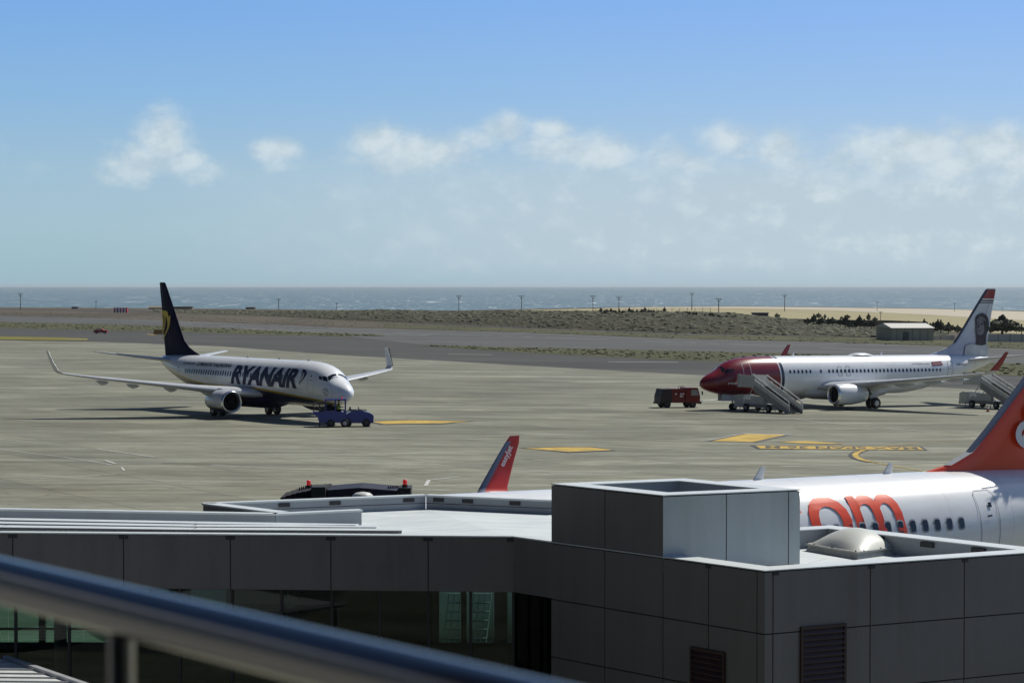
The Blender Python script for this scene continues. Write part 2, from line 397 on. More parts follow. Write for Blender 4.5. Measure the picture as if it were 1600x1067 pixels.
def coastY(X):
    pts = [at(px, py, -5.1) for px, py in COAST]
    tab = [(p.x, p.y) for p in pts]; tab = [(-4000, tab[0][1] * .8)] + tab + [(4000, tab[-1][1] * .7)]
    return interp(tab, X)
def hill(x, y): return 0
xs = [-3500, -2500, -1800, -1300, -1000, -800] + list(range(-600, 601, 12)) + [800, 1000, 1300, 1800, 2500, 3500]
ys = [-900, -500, -200, -60] + list(range(0, 1000, 12)) + [1050, 1150, 1300]
m = MB(); vs = []; nx = len(xs)
for yv in ys:
    for xv in xs: vs.append((xv, yv, G(xv, yv) - .05))
for k in (.3, .6, .8, .93, 1.0, 1.002):
    for xv in xs:
        cy = coastY(xv); yv = lerp(1300, cy, min(k, 1)) + (6 if k > 1 else 0)
        if cy < 1400: yv = 1300 + (max(cy, 1310) - 1300) * min(k, 1) + (6 if k > 1 else 0)
        vs.append((xv, yv, (G(xv, yv) - .05) if k <= 1 else -30))
ny = len(ys) + 6
m.add(vs, [(j * nx + i, j * nx + i + 1, (j + 1) * nx + i + 1, (j + 1) * nx + i) for j in range(ny - 1) for i in range(nx - 1)], True)
tag(m.build('ground', M['dirt']), kind='structure')

def strip(name, up, lo, material, dz=.02, seg=60, kind='structure', rows=4):
    """sheet draped on the ground between two rows of photo points (upper, lower) given as px lists"""
    x0 = max(up[0][0], lo[0][0]) if False else min(up[0][0], lo[0][0]); x1 = max(up[-1][0], lo[-1][0])
    m = MB(); vs = []
    for i in range(seg + 1):
        px = lerp(x0, x1, i / seg)
        a = gnd(px, interp(up, px)); b = gnd(px, interp(lo, px))
        for r in range(rows + 1):
            # straight line on the ground between the two, re-dropped on the surface
            p = a.lerp(b, (r / rows)); vs.append(gz(p.x, p.y, dz))
    m.add(vs, [(i * (rows + 1) + r, i * (rows + 1) + r + 1, (i + 1) * (rows + 1) + r + 1, (i + 1) * (rows + 1) + r) for i in range(seg) for r in range(rows)], True)
    o = m.build(name, material); tag(o, kind=kind); return o

# apron boundary (far edge) in photo px
APR = [(-300, 524), (0, 532), (160, 534.5), (340, 541), (530, 555), (1010, 582), (1480, 606.5), (1900, 629)]
m = MB(); vs = []
cols = 90
for i in range(cols + 1):
    px = lerp(-300, 1900, i / cols); a = gnd(px, interp(APR, px)); b = Vector((lerp(-140, 140, i / cols), 6, 0))
    for r in range(41):
        t_ = (r / 40) ** .7; p = b.lerp(a, 1 - t_ if False else r / 40); vs.append(gz(p.x, p.y, .03))
m.add(vs, [(i * 41 + r, i * 41 + r + 1, (i + 1) * 41 + r + 1, (i + 1) * 41 + r) for i in range(cols) for r in range(40)], True)
tag(m.build('apron', M['apron']), kind='structure')

strip('taxiway', [(-300, 506), (0, 511.5), (340, 518.5), (530, 526), (700, 536), (1010, 548), (1600, 576), (1900, 590)], [(px, py + .4) for px, py in APR], M['asphalt'], 0.0, 80, rows=8)
strip('runway', [(-300, 490.5), (0, 493.5), (250, 500), (530, 512), (800, 519), (1070, 530), (1300, 535), (1600, 546), (1900, 557)],
      [(-300, 499), (0, 502.5), (250, 509), (530, 524), (675, 540), (1010, 547), (1300, 553.5), (1600, 569), (1900, 585)], M['asphalt2'], .0, 80, rows=8)
strip('verge_left', [(-300, 498), (0, 502.5), (250, 509.5), (450, 517), (600, 523.5)], [(-300, 508), (0, 512.8), (250, 518), (450, 524), (600, 525.5)], M['grass'], .03, 50)
strip('verge_middle', [(660, 539.5), (800, 542.5), (1010, 547), (1300, 554), (1600, 569), (1900, 584)], [(660, 540.5), (800, 550), (1010, 561), (1300, 571), (1600, 588), (1900, 604)], M['grass'], .03, 70)
strip('verge_far', [(-300, 485), (0, 486), (530, 501.5), (1070, 522), (1300, 525.5), (1600, 535), (1900, 545)], [(-300, 489.5), (0, 493), (250, 499.5), (530, 511), (800, 518), (1070, 529), (1300, 534.5), (1600, 545.5), (1900, 556)], M['dirt'], .01, 60)
strip('verge_right', [(600, 506), (1070, 523.5), (1300, 526.5), (1600, 536), (1900, 546)], [(600, 511.5), (1070, 528.6), (1300, 534.1), (1600, 545), (1900, 555)], M['grass'], .04, 60)
strip('verge_yellow', [(-300, 521), (0, 526), (90, 527.5), (137, 529.2)], [(-300, 525), (0, 531.2), (90, 532.2), (137, 532.4)], M['yellowgrass'], .09, 30)
strip('perimeter_road', [(-300, 481), (0, 482.6), (250, 485.5), (500, 495), (800, 509), (1070, 520.5), (1300, 524)], [(-300, 482), (0, 483.6), (250, 487.5), (500, 497.5), (800, 511.5), (1070, 522.5), (1300, 526)], M['asphalt'], .05, 60)
strip('field', [(690, 488.1), (860, 483.8), (1000, 480.3), (1150, 479.3), (1300, 480.8), (1450, 482.8), (1600, 487.0), (1900, 496)], [(690, 489), (1000, 500), (1300, 512), (1600, 522), (1900, 530)], M['field'], .05, 60, rows=12)
strip('sand_flat', [(940, 481.4), (1000, 480.2), (1150, 479.2), (1300, 480.7), (1450, 482.7), (1600, 486.9), (1900, 496)], [(940, 481.8), (1150, 481.6), (1300, 485), (1450, 492), (1600, 501), (1900, 516)], M['sand'], .12, 50, rows=4)

# painted lines --------------------------------------------------------
def line(name, pts, wd, material, dz=.055, broken=0, seed=1):
    rnd = random.Random(seed); P = [gnd(*p) for p in pts]; m = MB()
    for a, b in zip(P, P[1:]):
        L = (b - a).length; n = max(1, int(L / 6)); d = (b - a).normalized(); s = Vector((-d.y, d.x, 0)) * wd / 2
        for i in range(n):
            if rnd.random() < broken: continue
            p = a.lerp(b, i / n); q = a.lerp(b, (i + 1) / n)
            m.add([gz(*(p - s).xy, dz), gz(*(q - s).xy, dz), gz(*(q + s).xy, dz), gz(*(p + s).xy, dz)], [(0, 1, 2, 3)])
    return tag(m.build(name, material), kind='structure')
def patch(name, pts, material, dz=.06):
    m = MB(); P = [gnd(*p) for p in pts]; c = sum(P, Vector()) / len(P); n = len(P)
    m.add([(p.x, p.y, G(p.x, p.y) + dz) for p in P], [tuple(range(n))]); return tag(m.build(name, material), kind='structure')

line('runway_edge_line', [(-100, 491.5), (0, 493.8), (200, 499.3), (420, 508), (530, 513), (800, 520), (1010, 528), (1300, 535.5), (1600, 547)], .9, M['paint_white'], .05, .12, 3)
line('runway_centre_line', [(250, 504), (530, 517.5), (800, 526), (1070, 535), (1600, 556)], .7, M['paint_white'], .05, .3, 4)
line('runway_side_line', [(380, 513.5), (530, 521), (650, 524), (672, 523)], .9, M['paint_white'], .05, .1, 5)
line('taxiway_line', [(700, 553.8), (770, 554.6)], 1.2, M['paint_white'], .06); line('taxiway_line', [(950, 565.6), (1060, 566.6)], 1.4, M['paint_white'], .06)
line('taxiway_line', [(230, 522.3), (243, 523.8)], 1.0, M['paint_yellow'], .06)
line('kerb_line', [(105, 531.2), (137, 530.9)], 1.6, M['paint_white'], .12)
line('apron_line', [(0, 687), (60, 693), (150, 702), (240, 715), (330, 727), (420, 733), (500, 735), (620, 733), (760, 729), (1000, 722), (1300, 706), (1600, 699)], .16, M['paint_white'], .05, .25, 7)
line('apron_line', [(665, 760), (670, 751), (720, 745.5), (860, 741), (1000, 738), (1220, 730), (1450, 724), (1520, 722)], .22, M['paint_white'], .05, .2, 8)
line('apron_line', [(0, 703), (100, 715), (175, 727), (190, 731), (194, 736), (182, 741), (120, 746), (0, 751)], .15, M['paint_white'], .052, .15, 9)
line('apron_line', [(164, 720), (180, 725), (252, 725.5)], .22, M['paint_white'], .052, 0, 10)
line('apron_line', [(1000, 640), (1240, 655), (1320, 664), (1460, 676), (1600, 683)], .2, M['paint_white'], .05, .35, 11)
line('apron_line', [(150, 607), (330, 610)], .3, M['paint_white'], .05, .5, 12)
line('apron_line', [(640, 765), (705, 768)], .18, M['paint_white'], .05, .1, 13)
line('apron_line', [(1313, 745), (1430, 739.5)], .18, M['paint_white'], .05, .1, 14)
line('apron_red_line', [(0, 769), (150, 767.5), (420, 765), (640, 760)], .12, M['paint_red'], .05, .3, 15)
line('apron_pale_line', [(0, 762), (200, 756), (480, 762)], .10, M['paint_grey'], .05, .3, 16)
line('lead_in_line', [(1110, 722.2 - 26), (1180, 694.0), (1600, 690)], .001, M['paint_yellow'], .05)
# yellow stand markings with dark borders
def marking(name, poly, border=1.0, dz=.06):
    c = (sum(p[0] for p in poly) / len(poly), sum(p[1] for p in poly) / len(poly))
    patch(name + '_border', [(c[0] + (p[0] - c[0]) * 1.04 + (3 if p[0] > c[0] else -3), c[1] + (p[1] - c[1]) * 1.06 + (.9 if p[1] > c[1] else -.9)) for p in poly], M['paint_black'], dz - .004)
    patch(name, poly, M['paint_yellow'], dz)
marking('stand_marking', [(580, 659.5), (640, 657.2), (735, 659.2), (690, 662), (600, 663.2)], dz=.06)
marking('stand_marking', [(818, 701.5), (880, 699.5), (925, 700), (958, 704), (890, 706.8)], dz=.06)
patch('stand_marking_base', [(1100, 689), (1160, 677.5), (1240, 679), (1185, 692)], M['paint_grey'], .054)  # plain grey patch under the yellow marking
patch('stand_marking_border', [(1104, 690), (1160, 678.6), (1166, 678.6), (1113, 690)], M['paint_black'], .058)
patch('stand_marking_border', [(1176, 691.8), (1228, 680.2), (1234, 680.2), (1184, 691.8)], M['paint_black'], .058)
patch('stand_marking', [(1112, 690), (1165, 678.8), (1228, 680), (1177, 691.4)], M['paint_yellow'], .062)
patch('stand_marking', [(1216, 691.2), (1262, 689.6), (1322, 694.6), (1258, 694)], M['paint_yellow'], .06)
patch('stand_marking_border', [(1172, 696.4), (1440, 698.6), (1450, 704.6), (1184, 702.4)], M['paint_black'], .056)
patch('stand_marking', [(1181, 697.2), (1436, 699.4), (1444, 704.0), (1188, 701.8)], M['paint_yellow'], .064)
line('stand_curve_border', [(1351, 704), (1340, 707), (1334, 711), (1336, 715.5), (1348, 720), (1362, 723)], .75, M['paint_black'], .058)
line('stand_curve', [(1351, 704), (1341, 707), (1336, 711), (1338, 715), (1348, 719.5), (1362, 722.6)], .42, M['paint_yellow'], .064)
line('stand_curve', [(1362, 722.6), (1390, 728), (1450, 738.5)], .16, M['paint_yellow'], .06)
line('stand_curve', [(1360, 701), (1400, 696), (1450, 692), (1500, 690)], .14, M['paint_yellow'], .06)

# ------------------------------------------------------------------ text
def text_poly(txt, size=1, bold=0, shear=0, sx=1, cell=.3):
    cu = bpy.data.curves.new('t', 'FONT'); cu.body = txt; cu.size = size; cu.offset = bold; cu.shear = shear; cu.resolution_u = 4; cu.fill_mode = 'FRONT'
    ob = bpy.data.objects.new('t', cu); COL.objects.link(ob)
    bpy.context.view_layer.update()
    me = bpy.data.meshes.new_from_object(ob.evaluated_get(bpy.context.evaluated_depsgraph_get()))
    bpy.data.objects.remove(ob)
    bm = bmesh.new(); bm.from_mesh(me)
    for v_ in bm.verts: v_.co.x *= sx
    xs_ = [v_.co.x for v_ in bm.verts]; ys_ = [v_.co.y for v_ in bm.verts]
    x0, x1, y0, y1 = min(xs_), max(xs_), min(ys_), max(ys_)
    if cell:
        for ax, lo, hi in ((0, x0, x1), (1, y0, y1)):
            k = lo + cell
            while k < hi:
                co = [0, 0, 0]; no = [0, 0, 0]; co[ax] = k; no[ax] = 1
                bmesh.ops.bisect_plane(bm, geom=bm.verts[:] + bm.edges[:] + bm.faces[:], plane_co=co, plane_no=no); k += cell
    V = [(v_.co.x - x0, v_.co.y) for v_ in bm.verts]; bm.verts.index_update()
    Fc = [[v_.index for v_ in f.verts] for f in bm.faces]; bm.free()
    return V, Fc, x1 - x0, y0, y1
# characters in the long stand marking
V, Fc, wd, y0, y1 = text_poly('MAX SPAN 36 M', 1, .02, cell=0)
a = gnd(1196, 701.2); b = gnd(1436, 703.4); c = gnd(1196, 697.8)
m = MB(); m.add([gz(*(b + (a - b) * (vx / wd) + (c - a) * (1 - (vy - y0) / (y1 - y0))).xy, .068) for vx, vy in V], Fc)
tag(m.build('stand_marking_lettering', M['paint_black']), kind='structure')

# ------------------------------------------------------------------ sea
def sea_material():
    m, t, b = nodes_mat('sea_water'); o = t.obj()
    s1 = t.noise(t.scale(o, .006, .0008, 1), 1, 4, .6); s2 = t.noise(t.scale(o, .075, .0060, 1), 1, 4, .62, .5); s3 = t.noise(t.scale(o, .026, .0022, 1), 1, 4, .62, .5)
    c = t.ramp(t.m('ADD', t.m('MULTIPLY', s1, .6), t.m('MULTIPLY', s2, .4)), [(.35, (.070, .135, .180)), (.65, (.120, .195, .245))])
    cap = t.m('MAXIMUM', t.smooth(s2, .60, .68), t.smooth(s3, .625, .70)); cap = t.m('MULTIPLY', cap, .85)
    c = t.mix(cap, c, (.75, .79, .79))
    t.put(b.inputs['Base Color'], c); t.put(b.inputs['Roughness'], .62); b.inputs['Specular IOR Level'].default_value = .35
    return m
m = MB(); rs = []
for r in (300, 1000, 2000, 4000, 8000, 16000, 32000, 60000):
    rs.append([(r * cos(2 * pi * i / 96), r * sin(2 * pi * i / 96), -25) for i in range(96)])
m.rings(rs, False, True, False); tag(m.build('sea', sea_material()), kind='structure')

# ------------------------------------------------------------------ aircraft
def hermite(tab):
    X = [p[0] for p in tab]; n = len(X)
    def f(x, k):
        Y = [p[k] for p in tab]
        if x <= X[0]: return Y[0]
        if x >= X[-1]: return Y[-1]
        i = max(j for j in range(n - 1) if X[j] <= x)
        d = [(Y[j + 1] - Y[j]) / (X[j + 1] - X[j]) for j in range(n - 1)]
        def sl(j):
            if j == 0: return d[0]
            if j == n - 1: return d[-1]
            return 0 if d[j - 1] * d[j] <= 0 else 2 * d[j - 1] * d[j] / (d[j - 1] + d[j])
        h = X[i + 1] - X[i]; t = (x - X[i]) / h; m0, m1 = sl(i) * h, sl(i + 1) * h
        return (2 * t**3 - 3 * t**2 + 1) * Y[i] + (t**3 - 2 * t**2 + t) * m0 + (-2 * t**3 + 3 * t**2) * Y[i + 1] + (t**3 - t**2) * m1
    return f
#        x    zbot  ztop  halfw
B737 = [(0, 2.62, 2.76, .06), (.06, 2.46, 2.95, .25), (.3, 2.22, 3.22, .52), (.8, 1.98, 3.55, .86), (1.5, 1.76, 3.88, 1.17), (2.0, 1.65, 4.14, 1.33), (2.7, 1.55, 4.66, 1.50), (3.4, 1.48, 4.98, 1.63), (4.4, 1.42, 5.22, 1.76), (5.6, 1.39, 5.36, 1.85), (7, 1.38, 5.41, 1.88),
        (24.5, 1.38, 5.41, 1.88), (26.5, 1.52, 5.41, 1.87), (28.5, 1.88, 5.41, 1.80), (30.5, 2.35, 5.40, 1.66), (32.5, 2.88, 5.38, 1.43), (34.5, 3.45, 5.34, 1.12), (36.2, 3.95, 5.28, .78), (37.2, 4.28, 5.20, .50), (37.6, 4.5, 5.08, .28)]
A320 = [(0, 3.0, 3.14, .06), (.06, 2.82, 3.35, .27), (.3, 2.58, 3.64, .56), (.8, 2.32, 4.02, .95), (1.5, 2.1, 4.48, 1.3), (2.3, 1.94, 5.05, 1.6), (3.2, 1.83, 5.5, 1.8), (4.4, 1.76, 5.80, 1.94), (5.6, 1.73, 5.87, 1.975),
        (24.8, 1.73, 5.87, 1.975), (27.5, 1.98, 5.87, 1.93), (30, 2.6, 5.85, 1.72), (32.5, 3.32, 5.78, 1.36), (35, 4.05, 5.62, .86), (36.8, 4.6, 5.4, .45), (37.5, 4.85, 5.25, .22)]

def fuselage_points(tab):
    f = hermite(tab)
    def sp(x, th, off=0):     # th: angle from the crown, + = starboard
        zb, zt, a = f(x, 1), f(x, 2), f(x, 3); b = (zt - zb) / 2; c = (zt + zb) / 2
        n = Vector((0, sin(th) / max(a, .01), cos(th) / max(b, .01))).normalized()
        return Vector((x, a * sin(th), c + b * cos(th))) + n * off
    def th_of(x, z):
        zb, zt = f(x, 1), f(x, 2); return acos(max(-1, min(1, (z - (zb + zt) / 2) / ((zt - zb) / 2))))
    return f, sp, th_of

def airfoil(le, chord, tk, nrm, xdir=(1, 0, 0), n=9):
    le = Vector(le); nrm = Vector(nrm).normalized(); xd = Vector(xdir)
    up = []; lo = []
    for i in range(n):
        t = (1 - cos(pi * i / (n - 1))) / 2
        yt = 5 * (0.2969 * sqrt(t) - .126 * t - .3516 * t * t + .2843 * t**3 - .1036 * t**4)
        up.append(le + xd * (t * chord) + nrm * (yt * tk * chord * 1.15 + .01)); lo.append(le + xd * (t * chord) - nrm * (yt * tk * chord * .85 + .005))
    return up + lo[::-1]
def surf(name, secs, material, parent):
    m = MB(); m.rings([airfoil(*s) for s in secs], True, True, True); o = m.build(name, material, parent)
    return o

def map_text(sp, th_of, side, V, Fc, x_at, z0, off=.02, flip=False):
    """V in metres (u along the reading direction, v up); starboard reads towards the nose"""
    vs = []
    for (u_, v_) in V:
        x = x_at + u_ if side < 0 else x_at - u_
        th = th_of(x, z0) - v_ / 1.93
        vs.append(sp(x, side * th, off))
    return vs, Fc

def fin_decal(name, polys, material, parent, side, yoff, conv):
    m = MB()
    for P in polys:
        pts = [(conv(*p)[0], side * yoff, conv(*p)[1]) for p in P]
        m.add(pts, [tuple(range(len(pts)))])
    return m.build(name, material, parent)

HARP = [(255, 175), (300, 205), (360, 205), (400, 218), (425, 260), (430, 305), (455, 335), (480, 300), (492, 320), (485, 390), (478, 480), (440, 590), (370, 700), (320, 790), (285, 885), (300, 800), (340, 700), (395, 600), (415, 520), (410, 430), (395, 350), (330, 325), (280, 280)]
HSTR = [[(262 + k * 26, 300 + k * 9), (275 + k * 26, 304 + k * 9), (287 + k * 16, 790 - k * 62), (277 + k * 16, 790 - k * 62)] for k in range(5)]

def livery_material(kind):
    m, t, b = nodes_mat('livery_' + kind); o = t.obj(); x, y, z = t.sep(o)
    var = t.ramp(t.noise(t.scale(o, .8, 2, 2), 1, 5, .6), [(.3, (.92, .92, .92)), (.7, (1.04, 1.04, 1.04))])
    white = (.84, .86, .88)
    if kind == 'harp':
        # gold cheat line over a navy belly, rising at the tail
        h = t.m('ADD', 2.52, t.m('MULTIPLY', x, 0.0))
        nose = t.m('MULTIPLY', t.m('POWER', t.m('MAXIMUM', t.m('SUBTRACT', 5.5, x), 0), 1.5), -.055)
        tail = t.m('MULTIPLY', t.m('POWER', t.m('MAXIMUM', t.m('SUBTRACT', x, 24), 0), 1.3), .055)
        mid_ = t.m('MULTIPLY', t.m('MINIMUM', t.m('MAXIMUM', t.m('SUBTRACT', x, 5.5), 0), 8.5), .062)
        h = t.m('ADD', t.m('ADD', 2.33, mid_), t.m('ADD', nose, tail))
        c = t.mix(t.m('GREATER_THAN', z, h), (.42, .30, .02), white)
        c = t.mix(t.m('LESS_THAN', z, t.m('SUBTRACT', h, .20)), c, (.010, .008, .034))
    elif kind == 'red':
        bow = t.m('MULTIPLY', t.m('SUBTRACT', z, 3.3), -.10)
        xb = t.m('ADD', x, t.m('MULTIPLY', bow, -1.0))
        c = t.mix(t.m('GREATER_THAN', xb, 8.55), (.185, .006, .013), (.75, .76, .78))
        c = t.mix(t.m('GREATER_THAN', xb, 8.70), c, (.012, .018, .06))
        c = t.mix(t.m('GREATER_THAN', xb, 9.05), c, white)
    elif kind == 'plain':
        c = t.mix(0.0, white, white)
    elif kind == 'fin_red_tip':
        base = t.mix(t.smooth(z, 6.0, 9.5), (.40, .44, .58), (.62, .66, .70))  # shade on the white fin painted in, bluer towards the bottom
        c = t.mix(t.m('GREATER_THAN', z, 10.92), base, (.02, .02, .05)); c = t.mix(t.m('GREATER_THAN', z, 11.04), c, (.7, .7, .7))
        c = t.mix(t.m('GREATER_THAN', z, 11.13), c, (.02, .02, .05)); c = t.mix(t.m('GREATER_THAN', z, 11.27), c, (.7, .7, .7))
        c = t.mix(t.m('GREATER_THAN', z, 11.42), c, (.30, .012, .018)); c = t.mix(t.m('GREATER_THAN', z, 12.42), c, (.6, .6, .62))
    elif kind == 'nacelle_harp':
        c = t.mix(t.m('GREATER_THAN', z, 1.10), (.42, .30, .02), (.60, .62, .66)); c = t.mix(t.m('LESS_THAN', z, 1.0), c, (.012, .010, .045))
    elif kind == 'sharklet':
        xl = t.m('SUBTRACT', x, t.m('ADD', 21.02, t.m('MULTIPLY', t.m('SUBTRACT', z, 4.3), .74)))
        c = t.mix(t.m('GREATER_THAN', xl, 0), (.16, .18, .25), (.50, .028, .012)); c = t.mix(t.m('GREATER_THAN', z, 5.95), c, (.50, .028, .012))
    c = t.mix(1.0, c, var, 'MULTIPLY')
    if kind in ('harp', 'red', 'plain'):    # skin joints and faint grime
        jx = t.m('LESS_THAN', t.m('FRACT', t.m('DIVIDE', t.m('ADD', x, .6), 2.54)), .008); ay = t.m('ABSOLUTE', y)
        jz = t.m('LESS_THAN', t.m('ABSOLUTE', t.m('SUBTRACT', ay, 1.05)), .012)
        c = t.mix(t.m('MULTIPLY', t.m('MAXIMUM', jx, jz), .28), c, (.2, .21, .22))
        gr = t.smooth(t.noise(t.scale(o, .5, 3, 3), 1, 5, .6), .58, .80); c = t.mix(t.m('MULTIPLY', gr, .08), c, (.3, .29, .26))
    t.put(b.inputs['Base Color'], c); b.inputs['Roughness'].default_value = .30; b.inputs['Coat Weight'].default_value = .45; b.inputs['Coat Roughness'].default_value = .12
    if kind in ('harp', 'red', 'plain'):
        wv = t.m('SINE', t.m('MULTIPLY', x, 6.2)); bp = t.new('ShaderNodeBump'); bp.inputs['Strength'].default_value = .12; bp.inputs['Distance'].default_value = .02
        t.put(bp.inputs['Height'], t.noise(t.scale(o, 1.2, .6, .6), 1, 3)); t.l.new(bp.outputs[0], b.inputs['Normal'])
    return m

def airliner(name, label, mw, tab, kind, side, cfg):
    """local frame: x from the nose tip towards the tail, y to starboard, z up; side = the side the photo shows"""
    root = thing(name, label, 'airliner', mw)
    f, sp, th_of = fuselage_points(tab); A = cfg.get('airbus', False)
    sh = .46 if A else 0
    xs_ = [0, .02, .06, .14, .3, .5, .8, 1.1, 1.5, 1.9, 2.3, 2.7, 3.1, 3.6, 4.2, 5, 6, 7] + [7 + 1.0 * i for i in range(1, 20)] + [26.8, 27.6, 28.5, 29.5, 30.5, 31.5, 32.5, 33.5, 34.5, 35.4, 36.2, 36.8, 37.2, tab[-1][0]]
    m = MB(); m.rings([[sp(x, 2 * pi * i / 48) for i in range(48)] for x in xs_], True, True, True)
    fus = m.build('fuselage', livery_material(kind), root)
    # tail exhaust
    xe = tab[-1][0]; MB().lathe([(0, .18), (.10, .15)], (xe - .02, 0, (tab[-1][1] + tab[-1][2]) / 2), 'x', 12, True, False, True).build('exhaust_pipe', M['darkmetal'], root)
    # belly fairing
    m = MB(); rs = []
    for (x, hw, hb) in ((11.8, .3, .1), (12.6, 1.2, .5), (14, 1.75, .75), (16, 1.95, .85), (19, 1.98, .88), (21, 1.85, .8), (22.8, 1.2, .5), (24, .3, .1)):
        rs.append([(x, hw * cos(2 * pi * i / 20), 1.75 + sh + hb * sin(2 * pi * i / 20) - .05) for i in range(20)])
    m.rings(rs); m.build('wing_fairing', M[cfg.get('belly', 'grey_wing')], root)
    for sd_ in (-1, 1):
        # wing with the dihedral of the real one
        wx = -1.3 if A else 0
        wl_ = [0, ((21.85, sd_ * 17.3, 4.06 + sh), 1.38, .085, (0, -sd_ * .5, 1)), ((22.3, sd_ * 17.56, 4.32 + sh), 1.10, .08, (0, -sd_, .5))]
        secs = [((12.9, sd_ * .6, 2.15 + sh), 8.4, .12, (0, 0, 1)), ((13.6, sd_ * 1.9, 2.25 + sh), 7.6, .125, (0, 0, 1)), ((14.9, sd_ * 4.3, 2.50 + sh), 6.2, .12, (0, 0, 1)), ((15.8, sd_ * 5.9, 2.67 + sh), 5.25, .115, (0, 0, 1)),
                ((18.2, sd_ * 10.6, 3.20 + sh), 3.7, .105, (0, -sd_ * .08, 1)), ((20.3, sd_ * 14.7, 3.68 + sh), 2.5, .10, (0, -sd_ * .1, 1)), ((21.45, sd_ * 16.9, 3.98 + sh), 1.75, .09, (0, -sd_ * .12, 1))]
        if not A: secs = secs + wl_[1:3]
        secs = [((q[0][0] + wx, q[0][1], q[0][2] - (.55 * (abs(q[0][1]) / 16.9) if A else 0)),) + q[1:] for q in secs]
        surf('wing', secs, M['grey_wing'], root)
        wl = [((21.45, sd_ * 16.9, 3.98 + sh), 1.70, .09, (0, -sd_ * .15, 1)), ((21.85, sd_ * 17.3, 4.06 + sh), 1.38, .085, (0, -sd_ * .5, 1)), ((22.3, sd_ * 17.56, 4.32 + sh), 1.10, .08, (0, -sd_, .5)),
              ((22.95, sd_ * 17.74, 5.0 + sh), .85, .075, (0, -sd_, .2)), ((23.6, sd_ * 17.86, 5.75 + sh), .60, .075, (0, -sd_, .15)), ((24.0, sd_ * 17.9, 6.15 + sh), .40, .07, (0, -sd_, .12))]
        if A: wl = [(wl[0][0], 1.70, .09, wl[0][3]), ((21.75, sd_ * 17.3, 3.95), 1.4, .085, (0, -sd_ * .5, 1)), ((22.02, sd_ * 17.55, 4.25), 1.2, .08, (0, -sd_, .5)), ((22.68, sd_ * 17.74, 5.1), .88, .07, (0, -sd_, .2)), ((23.28, sd_ * 17.86, 5.88), .60, .07, (0, -sd_, .15)), ((23.52, sd_ * 17.9, 6.15), .40, .06, (0, -sd_, .12))]
        if not A: wl = wl[2:]
        wl = [((q[0][0] + wx, q[0][1], q[0][2] - (.55 if A and i == 0 else 0)),) + q[1:] for i, q in enumerate(wl)]
        wo = surf('winglet', wl, M[cfg['winglet']] if cfg['winglet'] in M else livery_material(cfg['winglet']), root)
        if cfg.get('winglet_text') and sd_ == cfg.get('wt_side', 1):
            V, Fc, wd, y0, y1 = text_poly(cfg['winglet_text'], .42 if not A else .52, .012, .0, 1, 0); L = cfg['wt_len']; k = L / wd
            p0 = Vector(cfg['wt_pos']); dr = Vector(cfg['wt_dir']).normalized(); up_ = Vector(cfg['wt_up']).normalized()
            inn = Vector((0, -sd_, 0)) * .14
            for q in (1,):
                m = MB(); m.add([Vector((p0.x, sd_ * p0.y, p0.z)) + (Vector((dr.x, sd_ * dr.y, dr.z)) * vx + up_ * vy) * k + inn * q for vx, vy in V], Fc); m.build('lettering', M[cfg['wt_mat']], wo)
        # flap tracks
        for (x, yv, z_) in ((19.6, 4.0, 2.30), (19.9, 7.6, 2.68), (20.9, 10.9, 3.02), (21.6, 13.6, 3.35)):
            m = MB(); m.rings([[(x + dx, sd_ * yv + r_ * .45 * cos(a * pi / 5), z_ + sh - .12 + dz_ + r_ * sin(a * pi / 5)) for a in range(10)] for dx, r_, dz_ in ((-1.4, .03, .02), (-.8, .16, -.02), (0, .22, -.07), (.8, .16, .0), (1.5, .03, .10))])
            m.build('flap_track_fairing', M['grey_wing'], root)
        # engine
        cx, cy, cz = 12.9, sd_ * (4.83 if not A else 5.75), 1.62 + (.2 if A else 0)
        eng = MB(); eng.lathe([(.02, .86), (0, .93), (.05, 1.0), (.35, 1.07), (1.1, 1.12), (2.2, 1.10), (3.2, .95), (3.9, .80), (3.92, .74)], (cx, cy, cz), 'x', 32, True, sy=1, sz=.97)
        eo = eng.build('engine', livery_material(cfg['nacelle']) if cfg['nacelle'] not in M else M[cfg['nacelle']], root)
        MB().lathe([(.45, .80), (.12, .81), (.02, .86), (-.02, .90), (-.02, .95), (.04, 1.00), (.20, 1.045)], (cx - .01, cy, cz), 'x', 32, True, sy=1.003, sz=.973).build('intake_lip', M['alu'], eo)
        fm = MB(); fm.lathe([(.45, .80), (.5, .79), (1.0, .79), (1.0, .02)], (cx, cy, cz), 'x', 32, True)
        fm.lathe([(.45, .02), (.62, .12), (.85, .22), (1.0, .25)], (cx, cy, cz), 'x', 16, True)
        for k in range(22):
            a = 2 * pi * k / 22; c1, s1 = cos(a), sin(a); c2, s2 = cos(a + .16), sin(a + .16)
            fm.add([(cx + .80, cy + .22 * c1, cz + .22 * s1), (cx + .78, cy + .78 * c1, cz + .78 * s1), (cx + .92, cy + .78 * c2, cz + .78 * s2), (cx + .95, cy + .22 * c2, cz + .22 * s2)], [(0, 1, 2, 3)])
        fm.build('fan', M['fan'], eo)
        MB().lathe([(3.5, .55), (4.0, .52), (4.5, .40), (4.55, .36), (4.2, .34)], (cx, cy, cz), 'x', 24, True).build('exhaust_nozzle', M['darkmetal'], eo)
        MB().lathe([(4.2, .28), (4.7, .18), (5.0, .04)], (cx, cy, cz), 'x', 16, True, True, True).build('exhaust_cone', M['darkmetal'], eo)
        m = MB(); m.rings([airfoil((cx + .9, cy, cz + .9), 4.2, .09, (0, 1, 0)), airfoil((cx + 1.9, cy, cz + 1.15), 3.9, .08, (0, 1, 0))]); m.build('pylon', M['grey_wing'], root)
